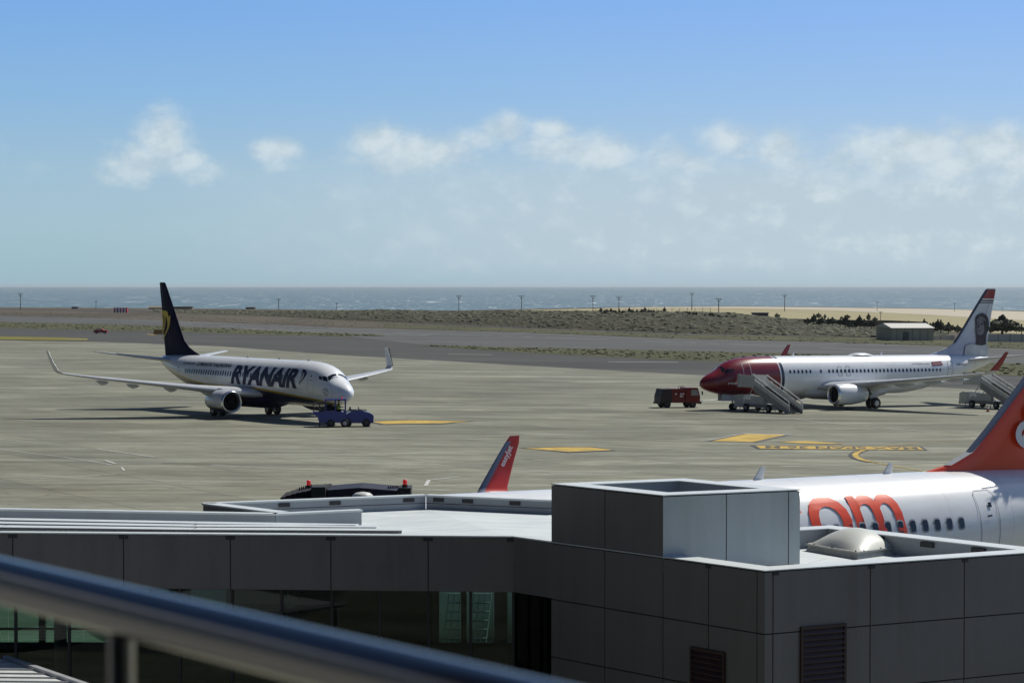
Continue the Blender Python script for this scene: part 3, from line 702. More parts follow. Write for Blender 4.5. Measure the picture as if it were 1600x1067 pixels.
        # horizontal stabiliser
        ts = cfg.get('tail_shift', 0); zt_ = 4.72 + (.35 if A else 0)
        surf('horizontal_stabilizer', [((33.3 + ts, sd_ * .35, zt_), 4.0, .10, (0, 0, 1)), ((35.3 + ts, sd_ * 3.7, zt_ + .42), 2.7, .09, (0, 0, 1)), ((37.2 + ts, sd_ * 7.0, zt_ + .84), 1.45, .08, (0, 0, 1)), ((37.6 + ts, sd_ * 7.17, zt_ + .86), .9, .05, (0, 0, 1))], M['grey_wing'], root)
        # main gear
        gx, gy = (19.6, 2.86) if not A else (17.7, 3.79)
        g = MB(); g.tube((gx, sd_ * gy, .56), (gx - .1, sd_ * gy, 2.6 + sh), .13, .15, 10).tube((gx - .05, sd_ * gy, 1.6), (gx - .1, sd_ * (gy - 1.2), 2.2 + sh), .07, .07, 8).tube((gx, sd_ * gy - .5, .56), (gx, sd_ * gy + .5, .56), .08, .08, 8)
        g.box((gx - .55, sd_ * (gy + .22) - .02, 1.0), (gx + .45, sd_ * (gy + .22) + .02, 2.5 + sh)); go = g.build('main_gear', M['steel'], root)
        for w_ in (-.43, .43): wheel('wheel', (gx, sd_ * gy + w_, .565), .565, .38, go)
    # nose gear
    ngx = 4.0 if not A else 5.07
    g = MB(); g.tube((ngx, 0, .35), (ngx - .15, 0, 1.8 + sh), .09, .11, 10).tube((ngx, -.3, .35), (ngx, .3, .35), .05, .05, 8).tube((ngx - .05, 0, 1.1), (ngx - 1.0, 0, 1.75 + sh), .05, .05, 8); go = g.build('nose_gear', M['steel'], root)
    for w_ in (-.2, .2): wheel('wheel', (ngx, w_, .345), .345, .2, go)
    for q in (-1, 1): MB().box((ngx - 1.6, q * .36 - .02, .95 + sh), (ngx - .1, q * .36 + .02, 1.6 + sh)).build('gear_door', M[cfg.get('geardoor', 'white')], root)
    # fin
    fs = cfg['fin']; m = MB(); rs = []
    for (z_, xl, ch) in fs: rs.append(airfoil((xl, 0, z_), ch, .30 / ch if ch > 3.4 else .085, (0, 1, 0), n=11))
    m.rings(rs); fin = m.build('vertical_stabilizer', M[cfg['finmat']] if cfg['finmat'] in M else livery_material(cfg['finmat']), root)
    if cfg.get('finle'):
        m = MB(); m.rings([[(xl - .07, 0, z_), (xl + .10, .10 if z_ < 12 else .05, z_), (xl + cfg['finle'], (.17 if z_ < 12 else .09), z_), (xl + cfg['finle'], -(.17 if z_ < 12 else .09), z_), (xl + .10, -(.10 if z_ < 12 else .05), z_)] for z_, xl, ch in fs[2:]], False)
        m.build('fin_leading_edge', M[cfg['finlemat']], fin)
    # rudder joint
    zr = [q for q in fs if q[0] > 6.0]; a0, a1 = zr[0], zr[-1]
    m = MB()
    for q in (-1, 1):
        m.add([(a0[1] + a0[2] * .70, q * .175, a0[0]), (a0[1] + a0[2] * .70 + .03, q * .175, a0[0]), (a1[1] + a1[2] * .70 + .03, q * .075, a1[0]), (a1[1] + a1[2] * .70, q * .075, a1[0])], [(0, 1, 2, 3)])
    m.build('rudder_joint', M['doorline'], fin)
    # cockpit windows
    CW = [[(1.96, 4), (2.04, 45), (2.42, 37), (2.36, 4)], [(2.08, 48), (2.50, 58), (2.88, 50), (2.48, 39.5)], [(2.56, 59), (3.0, 62), (3.24, 55), (2.94, 51)]]
    k_ = 1.16 if A else 1.0
    for q in (-1, 1):
        for P in CW:
            m = MB(); N = 6; g_ = []
            c0, c1, c2, c3 = [Vector(p) for p in P]
            for i in range(N + 1):
                for j in range(N + 1):
                    p = (c0.lerp(c1, j / N)).lerp(c3.lerp(c2, j / N), i / N); g_.append(sp(p.x * k_, q * R(p.y), .012))
            m.add(g_, [(i * (N + 1) + j, i * (N + 1) + j + 1, (i + 1) * (N + 1) + j + 1, (i + 1) * (N + 1) + j) for i in range(N) for j in range(N)], True); m.build('cockpit_window', M['cockpit'], root)
    # cabin windows on the photographed side
    wz = cfg['wz']; ww, wh = cfg.get('wsize', (.13, .19))
    for x in cfg['windows']:
        def ringpts(s, off): return [sp(x + ww * s * math.copysign(abs(cos(a)) ** .55, cos(a)), side * (th_of(x, wz) - wh * s * math.copysign(abs(sin(a)) ** .55, sin(a)) / 1.95), off) for a in [2 * pi * i / 16 for i in range(16)]]
        m = MB(); m.add(ringpts(1, .022), [tuple(range(16))]); wo = m.build('cabin_window', M['window'], root)
        if A:
            a_, b_ = ringpts(1.28, .014), ringpts(1.0, .016); m = MB(); m.add(a_ + b_, [(i, (i + 1) % 16, 16 + (i + 1) % 16, 16 + i) for i in range(16)]); m.build('window_frame', M['doorlite'], wo)
    # doors: outline, handle and porthole
    for (x0, x1, z0, z1, lw, mt, small) in cfg['doors']:
        m = MB(); t0, t1 = th_of((x0 + x1) / 2, z0), th_of((x0 + x1) / 2, z1); N = 14; loop = []
        r_ = .12
        per = [(x0, lerp(t0, t1, i / N)) for i in range(1, N)] + [(x0 + r_, t1)] + [(x1 - r_, t1)] + [(x1, lerp(t1, t0, i / N)) for i in range(1, N)] + [(x1 - r_, t0), (x0 + r_, t0)]
        cx_, ct = (x0 + x1) / 2, (t0 + t1) / 2
        o_ = [sp(x, side * th, .018) for x, th in per]; i_ = [sp(cx_ + (x - cx_) * (1 - lw * 2 / (x1 - x0)), side * (ct + (th - ct) * (1 - lw * 2 / (abs(t1 - t0) * 1.95))), .018) for x, th in per]
        n = len(per); m.add(o_ + i_, [(i, (i + 1) % n, n + (i + 1) % n, n + i) for i in range(n)]); do = m.build('door', M[mt], root)
        if not small:
            m = MB()
            for (dx, dz_, w_, h_) in ((.5, .45, .10, .03), (.62, .62, .07, .09)):
                xc = x0 + (x1 - x0) * dx; th = lerp(t0, t1, dz_ + .1); m.add([sp(xc + w_ * sx_, side * (th + h_ * sz_ / 1.95), .022) for sx_, sz_ in ((-1, -1), (1, -1), (1, 1), (-1, 1))], [(0, 1, 2, 3)])
            m.build('door_handle', M['window'], do)
    # lettering
    for (txt, x_at, z0, length, hgt, bold, shear, mt) in cfg['texts']:
        V, Fc, wd, y0, y1 = text_poly(txt, 1, bold, shear, 1, .14); 
        V = [(vx * length / wd, (vy - y0) * hgt / (y1 - y0)) for vx, vy in V]
        vs_, fc_ = map_text(sp, th_of, side, V, Fc, x_at, z0, .026); m = MB(); m.add(vs_, fc_, True); m.build('lettering', M[mt], root)
    # roof antennas
    for (x, h_) in cfg.get('antennas', ((8, .3), (20.5, .3))):
        m = MB(); z_ = f(x, 2) - .03; m.rings([airfoil((x, 0, z_), .38, .08, (0, 1, 0), n=5), airfoil((x + h_ * .75, 0, z_ + h_), .16, .08, (0, 1, 0), n=5)]); m.build('antenna', M['white'], root)
    return root, fus, fin, sp, th_of

FIN737 = [(5.20, 28.9, 8.2), (5.45, 29.4, 7.72), (5.75, 30.5, 6.68), (6.15, 31.7, 5.55), (6.75, 32.75, 4.62), (8.0, 33.75, 3.85), (10.0, 35.25, 2.72), (11.8, 36.65, 1.72), (12.35, 37.10, 1.38), (12.50, 37.35, 1.10)]

# --- airliner with the harp tail, left
p = Vector((-14.05, 199.44, 0)); p.z = G(p.x, p.y)
rr, fus, fin, sp, th_of = airliner('airliner', 'white airliner with gold harp on its navy tail, towed by blue tugs',
    frame_at(p, -.981 + pi), B737, 'harp', 1,
    dict(belly='navy', winglet='white', nacelle='nacelle_harp', finmat='navy', fin=FIN737, wz=3.93, wsize=(.13, .235),
         windows=[28.85 - .508 * i for i in range(44) if i not in ()], doors=[(3.55, 4.5, 2.72, 4.62, .025, 'doorlite', False), (30.3, 31.05, 3.0, 4.6, .03, 'doorlite', False)],
         texts=[('RYANAIR', 19.0, 3.02, 12.75, 1.78, .046, .20, 'letter_navy'), ('COMUNITAT VALENCIANA', 26.9, 4.46, 7.2, .46, .022, .3, 'letter_grey'), ('EI-DWF EN', 29.9, 4.50, 2.6, .32, .01, .2, 'letter_grey')],
         winglet_text='RYANAIR', wt_len=1.9, wt_pos=(22.9, 17.74, 6.1), wt_dir=(-.42, .0, -1), wt_up=(1, 0, -.4), wt_mat='letter_navy', wt_side=-1,
         antennas=((7.2, .28), (12.8, .25), (19, .3)), geardoor='navy'))
fin_decal('harp_emblem', [HARP] + HSTR, M['gold'], fin, 1, .24, lambda a, b: (37.2 - ((240 + a / 13.34) - 262) / 8.7, (555 - (470 + b / 13.34)) / 15.9 + 5.3))
m = MB()
for P in [HARP] + HSTR:    # the small navy harp beside the door
    pts = [sp(5.95 - (a - 255) / 240 * 1.05, th_of(5.3, 4.72) + (b - 175) / 710 * 1.55 / 1.93, .03) for a, b in P]; m.add(pts, [tuple(range(len(pts)))])
m.build('harp_emblem', M['letter_navy'], rr)
m = MB(); r0 = [(.30 * cos(a), .36 * sin(a)) for a in [2 * pi * i / 24 for i in range(24)]]; r1 = [(.26 * cos(a), .31 * sin(a)) for a in [2 * pi * i / 24 for i in range(24)]]
q = [sp(1.95 - a, th_of(1.95, 2.85) - b / 1.4, .02) for a, b in r0] + [sp(1.95 - a, th_of(1.95, 2.85) - b / 1.4, .02) for a, b in r1]
m.add(q, [(i, (i + 1) % 24, 24 + (i + 1) % 24, 24 + i) for i in range(24)])
m.add([sp(1.95 - a, th_of(1.95, 2.85) - b / 1.4, .02) for a, b in ((-.18, -.25), (-.12, -.25), (.12, .22), (.05, .25))], [(0, 1, 2, 3)])
m.build('round_emblem', M['letter_grey'], rr)

# --- airliner with the red nose, right
p = Vector((18.816, 230.27, 0)); p.z = G(p.x, p.y)
nwin = [9.75 + .508 * i for i in range(0, 6)] + [13.62] + [14.68 + .508 * i for i in range(30)]
nr, fus, nfin, nsp, nth = airliner('airliner', 'white airliner with dark red nose and a portrait on its tail fin',
    frame_at(p, 3.6594 + pi), B737, 'red', -1,
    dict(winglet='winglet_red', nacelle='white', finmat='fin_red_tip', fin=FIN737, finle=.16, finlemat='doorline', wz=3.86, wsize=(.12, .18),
         windows=nwin, doors=[(4.1, 5.0, 2.72, 4.75, .04, 'doorline_white', False), (15.8, 16.35, 3.35, 4.35, .035, 'doorline', True), (16.85, 17.4, 3.35, 4.35, .035, 'doorline', True), (30.55, 31.3, 3.05, 4.75, .04, 'doorline', False)],
         texts=[('norwegian', 2.35, 2.58, 5.2, .42, .03, .15, 'letter_white'), ('norwegian.com', 25.7, 4.42, 2.4, .22, .012, .1, 'letter_grey'), ('LN-NGO', 31.9, 4.30, 1.55, .32, .015, 0, 'letter_navy')],
         antennas=((11.2, .35), (22.6, .35))))
# satcom hump
m = MB(); m.rings([[(x, hw * cos(pi * i / 10), 5.38 + hh * sin(pi * i / 10)) for i in range(11)] for x, hw, hh in ((18.6, .1, .02), (19.0, .5, .2), (19.6, .62, .30), (20.6, .62, .30), (21.3, .45, .16), (21.8, .1, .02))], True, True, True, False); m.build('antenna_hump', M['white'], nr)
# route flag mark near the rear door
m = MB(); m.add([nsp(x, -nth(x, z_), .03) for x, z_ in ((28.4, 4.28), (29.9, 4.36), (29.8, 4.74), (28.35, 4.66))], [(0, 1, 2, 3)]); m.build('red_flag_mark', M['red'], nr)
m = MB()
for x, z0_, z1_ in ((28.6, 4.42, 4.50), ): m.add([nsp(xx, -nth(xx, zz), .036) for xx, zz in ((28.5, 4.45), (29.8, 4.52), (29.8, 4.56), (28.5, 4.49))], [(0, 1, 2, 3)])
m.build('red_flag_stripe', M['letter_white'], nr)
# a generic portrait printed on the fin
M['print_mid'] = mat('print_mid', (.16, .155, .165), .5, var=.35, vscale=3); M['print_dark'] = mat('print_dark', (.035, .03, .035), .5, var=.3, vscale=4); M['print_pale'] = mat('print_pale', (.42, .45, .46), .5, var=.15, vscale=2)
cv_ = lambda a, b: (37.15 + (1500 + a / 9.7 - 1538.6) / 12.15, (556 - (450 + b / 9.7)) / 14.35 + 5.15)
fin_decal('portrait_shirt', [[(20, 860), (120, 830), (215, 850), (330, 840), (395, 870), (385, 1010), (370, 1025), (0, 1020), (10, 930)]], M['print_pale'], nfin, -1, .235, cv_)
fin_decal('portrait_hair', [[(182, 480), (190, 430), (230, 395), (290, 372), (350, 395), (390, 450), (402, 520), (400, 590), (385, 640), (365, 680), (358, 760), (355, 845), (290, 860), (205, 850), (200, 720), (186, 660), (188, 560)]], M['print_dark'], nfin, -1, .25, cv_)
fin_decal('portrait_face', [[(200, 470), (235, 425), (300, 430), (345, 480), (352, 560), (340, 620), (300, 690), (250, 705), (215, 690), (196, 640), (192, 560)]], M['print_mid'], nfin, -1, .265, cv_)
fin_decal('portrait_features', [[(200, 520), (225, 515), (228, 535), (202, 540)], [(252, 528), (300, 530), (298, 552), (255, 548)], [(222, 545), (238, 545), (240, 590), (215, 598)], [(215, 630), (258, 628), (255, 642), (218, 645)], [(300, 470), (345, 500), (350, 600), (325, 650), (318, 560)], [(378, 585), (402, 575), (404, 620), (384, 645)]], M['print_dark'], nfin, -1, .28, cv_)

# --- airliner behind the terminal
EX, EY, EA = -11.3, 60.3, 3.630
FIN320 = [(5.6, 27.2, 8.0), (5.84, 27.6, 7.7), (6.05, 28.5, 6.9), (6.45, 29.4, 6.2), (7.2, 30.2, 5.6), (9.0, 31.95, 4.05), (10.6, 33.7, 3.0), (11.5, 34.55, 2.3), (11.76, 35.0, 1.7)]
er, efus, efin, esp, eth = airliner('airliner', 'white airliner with orange-red tail fin standing close behind the terminal roof',
    frame_at(Vector((EX, EY, .30)), EA + pi, False), A320, 'plain', -1,
    dict(airbus=True, winglet='sharklet', nacelle='white', finmat='fin_orange', fin=FIN320, finle=.12, finlemat='doorlite', wz=4.40, wsize=(.105, .17),
         windows=[27.66 - .475 * i for i in range(40)], doors=[(28.45, 29.28, 3.45, 5.35, .025, 'doorlite', False), (4.8, 5.6, 3.3, 5.2, .025, 'doorlite', False)],
         texts=[('.c', 19.85, 3.78, 2.05, 1.70, .012, -.10, 'orange'), ('o', 22.0, 3.78, 1.52, 1.70, .012, -.10, 'orange'), ('m', 23.58, 3.80, 1.97, 1.68, .012, -.12, 'orange')],
         winglet_text='easyJet', wt_len=.84, wt_pos=(21.78, 17.70, 5.02), wt_dir=(.56, .06, 1), wt_up=(-1, 0, .5), wt_mat='letter_white', wt_side=1,
         tail_shift=-.6, antennas=((21.1, .42), (26.0, .36))))
V, Fc, wd, y0, y1 = text_poly('easyJet', 1.9, .05, 0, 1, 0)
dr = Vector((.55, 0, .83)); up_ = Vector((-.83, 0, .55))
m = MB(); m.add([Vector((31.5, -.28, 6.5)) + dr * vx + up_ * (vy - .3) for vx, vy in V], Fc); m.build('lettering', M['letter_white'], efin)

# ------------------------------------------------------------------ terminal building
ZR = 6.9
tb = thing('terminal_building', 'grey panel-clad terminal roof block with square upper box, skylight and white copings in the foreground', 'building')
L = at(861.7, 846, ZR); Tf = at(1036, 869.4, ZR); C = at(1195, 891, ZR); E1 = at(1600, 863.3, ZR)
bdir = (L - C).normalized(); rdir = (E1 - C).normalized()
Bp = at(1247, 815, ZR)
den = rdir.x * bdir.y - rdir.y * bdir.x
s_ = ((Bp.x - C.x) * bdir.y - (Bp.y - C.y) * bdir.x) / den
RR = C + rdir * s_
def clad(name, a, b, z0, z1, xj, zj, material, parent, outward, depth=.12):
    """wall from a to b with joints at distances xj and heights zj; panels stand 2.5 cm proud of a dark backing"""
    a = Vector((a.x, a.y, 0)); b = Vector((b.x, b.y, 0)); d = (b - a); Lw = d.length; d.normalize(); o = Vector((outward[0], outward[1], 0)).normalized()
    o = (o - d * o.dot(d)).normalized()
    m = MB(); mw = Matrix(((d.x, o.x, 0, a.x), (d.y, o.y, 0, a.y), (0, 0, 1, 0), (0, 0, 0, 1)))
    MB().box((.004, -depth, z0 + .004), (Lw - .004, -.025, z1 - .004), mw).build(name + '_backing', M['joint'], parent)
    X = [0] + [x for x in xj if 0 < x < Lw] + [Lw]; Z = [z0] + sorted(z for z in zj if z0 < z < z1) + [z1]; g_ = .011
    for x0, x1 in zip(X, X[1:]):
        for q0, q1 in zip(Z, Z[1:]): m.box((x0 + (g_ if x0 else 0), -.022, q0 + g_), (x1 - (g_ if x1 < Lw else 0), 0, q1 - g_), mw)
    return m.build(name, material, parent)
def dist_on(a, b, px, z):             # distance along the wall where the photo shows a joint
    d = (b - a); d.z = 0; Lw = d.length; d.normalize(); r_ = (px - 800) / FPX
    # a + d*s has x/(y*cosPIT-..)=r ; solve with depth = Y cosP - (z-H) sinP
    k = (z - H) * sin(PIT); s = (r_ * (a.y * cos(PIT) - k) - a.x) / (d.x - r_ * d.y * cos(PIT)); return s
inL = Vector((-1, -1, 0)); inR = Vector((.4, -1, 0))
ZJ = [ZR - 1.17 * i for i in range(1, 7)]
C0 = C.copy()
zb = 0
def zbase(v): return Vector((v.x, v.y, 0))
clad('side_wall', L, C, .4, ZR - .03, [dist_on(L, C, q, ZR) for q in (945, 1036, 1107, 1183)], ZJ, M['cladding'], tb, inL)
clad('front_wall', C, RR, .4, ZR - .03, [dist_on(C, RR, q, ZR) for q in (1208, 1360, 1507)], ZJ, M['cladding'], tb, inR)
nb = (RR - Bp)
def inset_quad(P, d):
    """P ccw polygon, inset by d"""
    n = len(P); out = []
    for i in range(n):
        a, b, c = P[i - 1], P[i], P[(i + 1) % n]
        d1 = (b - a).normalized(); d2 = (c - b).normalized(); n1 = Vector((-d1.y, d1.x)); n2 = Vector((-d2.y, d2.x))
        k = d / max(.2, (1 + n1.dot(n2))); out.append(b + (n1 + n2) * k)
    return out
BK = L + (Bp - L) * 0     # block footprint
Lb = L + rdir * s_        # back-left corner parallel to the front
P2 = lambda v: Vector((v.x, v.y))
block = [P2(C), P2(RR), P2(L) + (P2(RR) - P2(C)), P2(L)]
blk = block
def coping_ring(name, poly, z, wd_, t_, over, parent, material=None):
    o_ = inset_quad(poly, -over); i_ = inset_quad(poly, wd_); n = len(poly); m = MB()
    vs = [(p.x, p.y, z) for p in o_] + [(p.x, p.y, z) for p in i_] + [(p.x, p.y, z - t_) for p in o_] + [(p.x, p.y, z - t_) for p in i_]
    fs = []
    for i in range(n):
        j = (i + 1) % n; fs += [(i, j, n + j, n + i), (2 * n + j, 2 * n + i, 3 * n + i, 3 * n + j), (j, i, 2 * n + i, 2 * n + j), (n + i, n + j, 3 * n + j, 3 * n + i)]
    m.add(vs, fs); return m.build(name, material or M['coping'], parent)
def inner_wall(name, poly, z0, z1, ins, parent, mat_):
    i_ = inset_quad(poly, ins); n = len(poly); m = MB()
    o2 = inset_quad(poly, ins - .06)
    vs = [(p.x, p.y, z0) for p in i_] + [(p.x, p.y, z1) for p in i_] + [(p.x, p.y, z0) for p in o2] + [(p.x, p.y, z1) for p in o2]
    m.add(vs, [q for i in range(n) for q in ((i, (i + 1) % n, n + (i + 1) % n, n + i), (2 * n + i, 2 * n + (i + 1) % n, 3 * n + (i + 1) % n, 3 * n + i))]); return m.build(name, mat_, parent)
def roofmat():
    m, t, b = nodes_mat('roof_membrane'); o = t.obj()
    n = t.noise(t.scale(o, .5, 1.5, 1), 1, 7, .65, .6); c = t.ramp(n, [(.3, (.50, .545, .56)), (.5, (.60, .64, .65)), (.7, (.67, .70, .70))])
    br = t.new('ShaderNodeTexBrick'); t.put(br.inputs['Vector'], t.scale(o, 1, 1, 1, R(30))); br.inputs['Scale'].default_value = 1; br.inputs['Brick Width'].default_value = 6; br.inputs['Row Height'].default_value = 1.05
    br.inputs['Mortar Size'].default_value = .02; br.inputs['Color1'].default_value = (1, 1, 1, 1); br.inputs['Color2'].default_value = (.95, .96, .96, 1); br.inputs['Mortar'].default_value = (.70, .71, .71, 1)
    c = t.mix(1.0, c, br.outputs['Color'], 'MULTIPLY')
    d = t.smooth(t.noise(o, .9, 5, .6), .60, .78); c = t.mix(t.m('MULTIPLY', d, .35), c, (.42, .43, .42))
    t.put(b.inputs['Base Color'], c); b.inputs['Roughness'].default_value = .6; return m
M['roof'] = roofmat()
coping_ring('coping', blk, ZR + .002, .50, .02, .012, tb)
inner_wall('parapet', blk, ZR - .5, ZR - .02, .46, tb, M['parapet_in'])
ip = inset_quad(blk, .42); m = MB(); m.add([(p.x, p.y, ZR - .40) for p in ip], [(0, 1, 2, 3)]); m.build('roof', M['roof'], tb)
# coping clips
m = MB()
for a_, b_, ps in ((blk[2], blk[1], (.30, .52, .74, .9)),):
    for t_ in ps:
        p = Vector(a_).lerp(Vector(b_), t_); d = (Vector(b_) - Vector(a_)).normalized(); nrm_ = Vector((-d.y, d.x)); 
        if nrm_.dot(Vector((0, -1))) < 0: nrm_ = -nrm_
        p = p + nrm_ * .50; mw = Matrix(((d.x, nrm_.x, 0, p.x), (d.y, nrm_.y, 0, p.y), (0, 0, 1, ZR), (0, 0, 0, 1))); MB().box((-.17, -.04, -.16), (.17, .012, -.055), mw).build('coping_clip', M['clip'], tb)
# upper box
ZT = H - (H - ZR) * 0 - ( (L.y) * (755.5 - EYE) / FPX )
TR = at(1250, 764.1, ZT); TF = Vector((Tf.x, Tf.y)); TL = P2(L); TRr = Vector((TR.x, TR.y)); TB = TL + (TRr - TF)
box_ = [TF, TRr, TB, TL]
V3 = lambda v, z=0: Vector((v.x, v.y, z))
clad('upper_side_wall', V3(TL), V3(TF), ZR - .028, ZT - .03, [dist_on(L, Tf, 945, ZR)], [], M['cladding'], tb, inL)
clad('upper_front_wall', V3(TF), V3(TRr), ZR - .30, ZT - .03, [dist_on(V3(TF), V3(TRr), q, ZR + .6) for q in (1135, 1232)], [], M['cladding_lit'], tb, inR)
clad('upper_back_wall', V3(TB) - V3(rdir) * .1, V3(TL) + V3(rdir) * .16, ZR - .4, ZT - .03, [1.2], [], M['cladding'], tb, (-.4, 1))
clad('upper_right_wall', V3(TRr) + (V3(TB) - V3(TRr)).normalized() * .14, V3(TB) - (V3(TB) - V3(TRr)).normalized() * .14, ZR - .4, ZT - .03, [1.2], [], M['cladding'], tb, (1, 1))
coping_ring('upper_coping', box_, ZT, .48, .02, .012, tb)
inner_wall('upper_parapet', box_, ZT - .9, ZT - .02, .44, tb, M['parapet_in'])
ib = inset_quad(box_, .4); m = MB(); m.add([(p.x, p.y, ZT - .75) for p in ib], [(0, 1, 2, 3)]); m.build('upper_roof', M['parapet_in'], tb)
m = MB(); ib = inset_quad(box_, .25)
m.prism([(p.x, p.y) for p in ib], ZR - .39, ZR - .29); m.build('upper_plinth', M['clip'], tb)
# skylight dome on the block roof
sk = at(1338, 866, ZR - .40); fd = rdir; sdv = Vector((-rdir.y, rdir.x, 0))
zr0 = ZR - .40; mw = Matrix(((bdir.x * -1, sdv.x, 0, sk.x), (bdir.y * -1, sdv.y, 0, sk.y), (0, 0, 1, zr0), (0, 0, 0, 1)))
a1 = at(1259, 860, zr0); b1 = at(1340, 874, zr0); c1 = at(1415, 864, zr0)
e1 = (a1 - b1); e2 = (c1 - b1)
sl = MB(); cen = b1 + e1 / 2 + e2 / 2
def skp(u_, v_, z_): q = cen + e1 * (u_ / 2) + e2 * (v_ / 2); return Vector((q.x, q.y, zr0 + z_))
for (k0, z0_, k1, z1_) in ((1.0, 0, .94, .12), (1.0, .12, 1.0, .155), ):
    vs = [skp(a_ * k0, b_ * k0, z0_) for a_, b_ in ((-1, -1), (1, -1), (1, 1), (-1, 1))] + [skp(a_ * k1, b_ * k1, z1_) for a_, b_ in ((-1, -1), (1, -1), (1, 1), (-1, 1))]
    sl.add(vs, [(0, 1, 5, 4), (1, 2, 6, 5), (2, 3, 7, 6), (3, 0, 4, 7), (4, 5, 6, 7)])
sky_o = sl.build('skylight', M['curb'], tb)
m = MB(); N = 18; g_ = []
for i in range(N + 1):
    for j in range(N + 1):
        a_, b_ = -1 + 2 * i / N, -1 + 2 * j / N; hgt = (1 - a_ ** 2) ** .72 * (1 - b_ ** 2) ** .72 if abs(a_) < 1 and abs(b_) < 1 else 0
        g_.append(skp(a_ * .93, b_ * .93, .157 + .35 * hgt))
m.add(g_, [(i * (N + 1) + j, i * (N + 1) + j + 1, (i + 1) * (N + 1) + j + 1, (i + 1) * (N + 1) + j) for i in range(N) for j in range(N)], True); m.build('skylight_dome', M['dome'], sky_o)
m = MB()
for a_, b_ in ((-.96, -.7), (-.96, 0), (-.96, .7), (.7, -.97), (0, -.97), (-.9, -.97), (.96, -.97)):
    q = skp(a_, b_, .155); m.tube(q, q + Vector((0, 0, .03)), .016, .012, 6)
m.build('skylight_bolt', M['clip'], sky_o)
# louvres
def louvre(a, b, px0, px1, zt, zbm, outward):
    s0, s1 = dist_on(a, b, px0, zt), dist_on(a, b, px1, zt); d = (b - a); d.z = 0; d.normalize(); o = Vector((outward[0], outward[1], 0)); o = (o - d * o.dot(d)).normalized()
    mw = Matrix(((d.x, o.x, 0, a.x), (d.y, o.y, 0, a.y), (0, 0, 1, 0), (0, 0, 0, 1))); m = MB()
    m.box((s0 + .03, .003, zbm + .03), (s1 - .03, .006, zt - .03), mw); n = int((zt - zbm) / .105)
    for t_ in ((s0, s0 + .05, zbm, zt), (s1 - .05, s1, zbm, zt), (s0 + .05, s1 - .05, zt - .05, zt), (s0 + .05, s1 - .05, zbm, zbm + .05)): m.box((t_[0], .002, t_[2]), (t_[1], .045, t_[3]), mw)
    lo = m.build('louvre', M['louvre'], tb)
    m = MB()
    for i in range(n):
        z_ = zt - .08 - i * .105
        if z_ - .07 < zbm + .05: break
        m.slab([mw @ Vector((s0 + .05, .008, z_)), mw @ Vector((s1 - .05, .008, z_)), mw @ Vector((s1 - .05, .05, z_ - .07)), mw @ Vector((s0 + .05, .05, z_ - .07))], (0, 0, .012))
    m.build('louvre_blade', M['louvre'], lo)
def zat(a, b, px, py):
    s = dist_on(a, b, px, 5.5); d = (b - a); d.z = 0; d.normalize(); p = a + d * s; r_ = ray(px, py); return H + r_.z * (p.y / r_.y)
louvre(C, RR, 1250, 1321, zat(C, RR, 1285, 976), zat(C, RR, 1285, 1100), inR)
louvre(L, C, 1080, 1134, zat(L, C, 1107, 1014), zat(L, C, 1107, 1110), inL)

# low roof with fascia to the left
ZF = ZR
F0 = at(-260, 829.8, ZF); F1 = at(802, 838, ZF); F2 = L.copy()
b0 = at(-260, 790, ZF); b1_ = at(318, 787, ZF); b2 = at(665, 772.5, ZF); b3 = at(862, 781, ZF)
ZRF = ZF - .35
FB = ZF - 1.16
Lf = (F1 - F0).length
clad('fascia', F0, F1, FB, ZF - .02, [dist_on(F0, F1, q, ZF - .5) for q in (-140, 20, 193, 360, 517, 669)], [], M['cladding'], tb, (0, -1), .2)
clad('fascia_return', F1, F2, FB, ZF - .02, [], [], M['cladding'], tb, inL, .2)
m = MB()
def edge_cap(a, b, wd_, z, inn, th=.04):
    d = (b - a); d.z = 0; d.normalize(); n_ = Vector((-d.y, d.x, 0)); n_ = n_ if n_.dot(Vector(inn)) > 0 else -n_
    return [a + n_ * wd_, b + n_ * wd_, b - n_ * .025, a - n_ * .025], th
for a_, b_ in ((F0, F1), (F1, F2)):
    P, th = edge_cap(a_, b_, .22, ZF, (0, 1, 0)); m.slab([Vector((p.x, p.y, ZF - .018)) for p in P], (0, 0, .03))
m.build('fascia_coping', M['coping'], tb)
# roof surface falling towards the back parapet
def P3(px, py, z): return at(px, py, z)
m = MB()
rp = [V3(P2(F0), ZF - .02), V3(P2(F1), ZF - .02), V3(P2(F2), ZF - .02), V3(P2(b3), ZRF), V3(P2(b2), ZRF), V3(P2(at(565, 797, ZF)), ZRF), V3(P2(at(430, 803, ZF)), ZRF), V3(P2(at(0, 796, ZF)), ZRF), V3(P2(at(-260, 790, ZF)), ZRF)]
fq = [(0, 1, 7, 8), (1, 6, 7), (1, 5, 6), (1, 4, 5), (1, 3, 4), (1, 2, 3)]
m.add(rp, fq); m.build('low_roof', M['roof'], tb)
m = MB(); q0 = at(318, 787, ZF); q1 = at(440, 802, ZF)
m.add([V3(P2(q0), ZRF), V3(P2(b2), ZRF - .002), V3(P2(at(565, 797, ZF)), ZRF - .001), V3(P2(at(430, 803, ZF)), ZRF - .001)], [(0, 1, 2, 3)]); m.build('back_roof', M['roof'], tb)
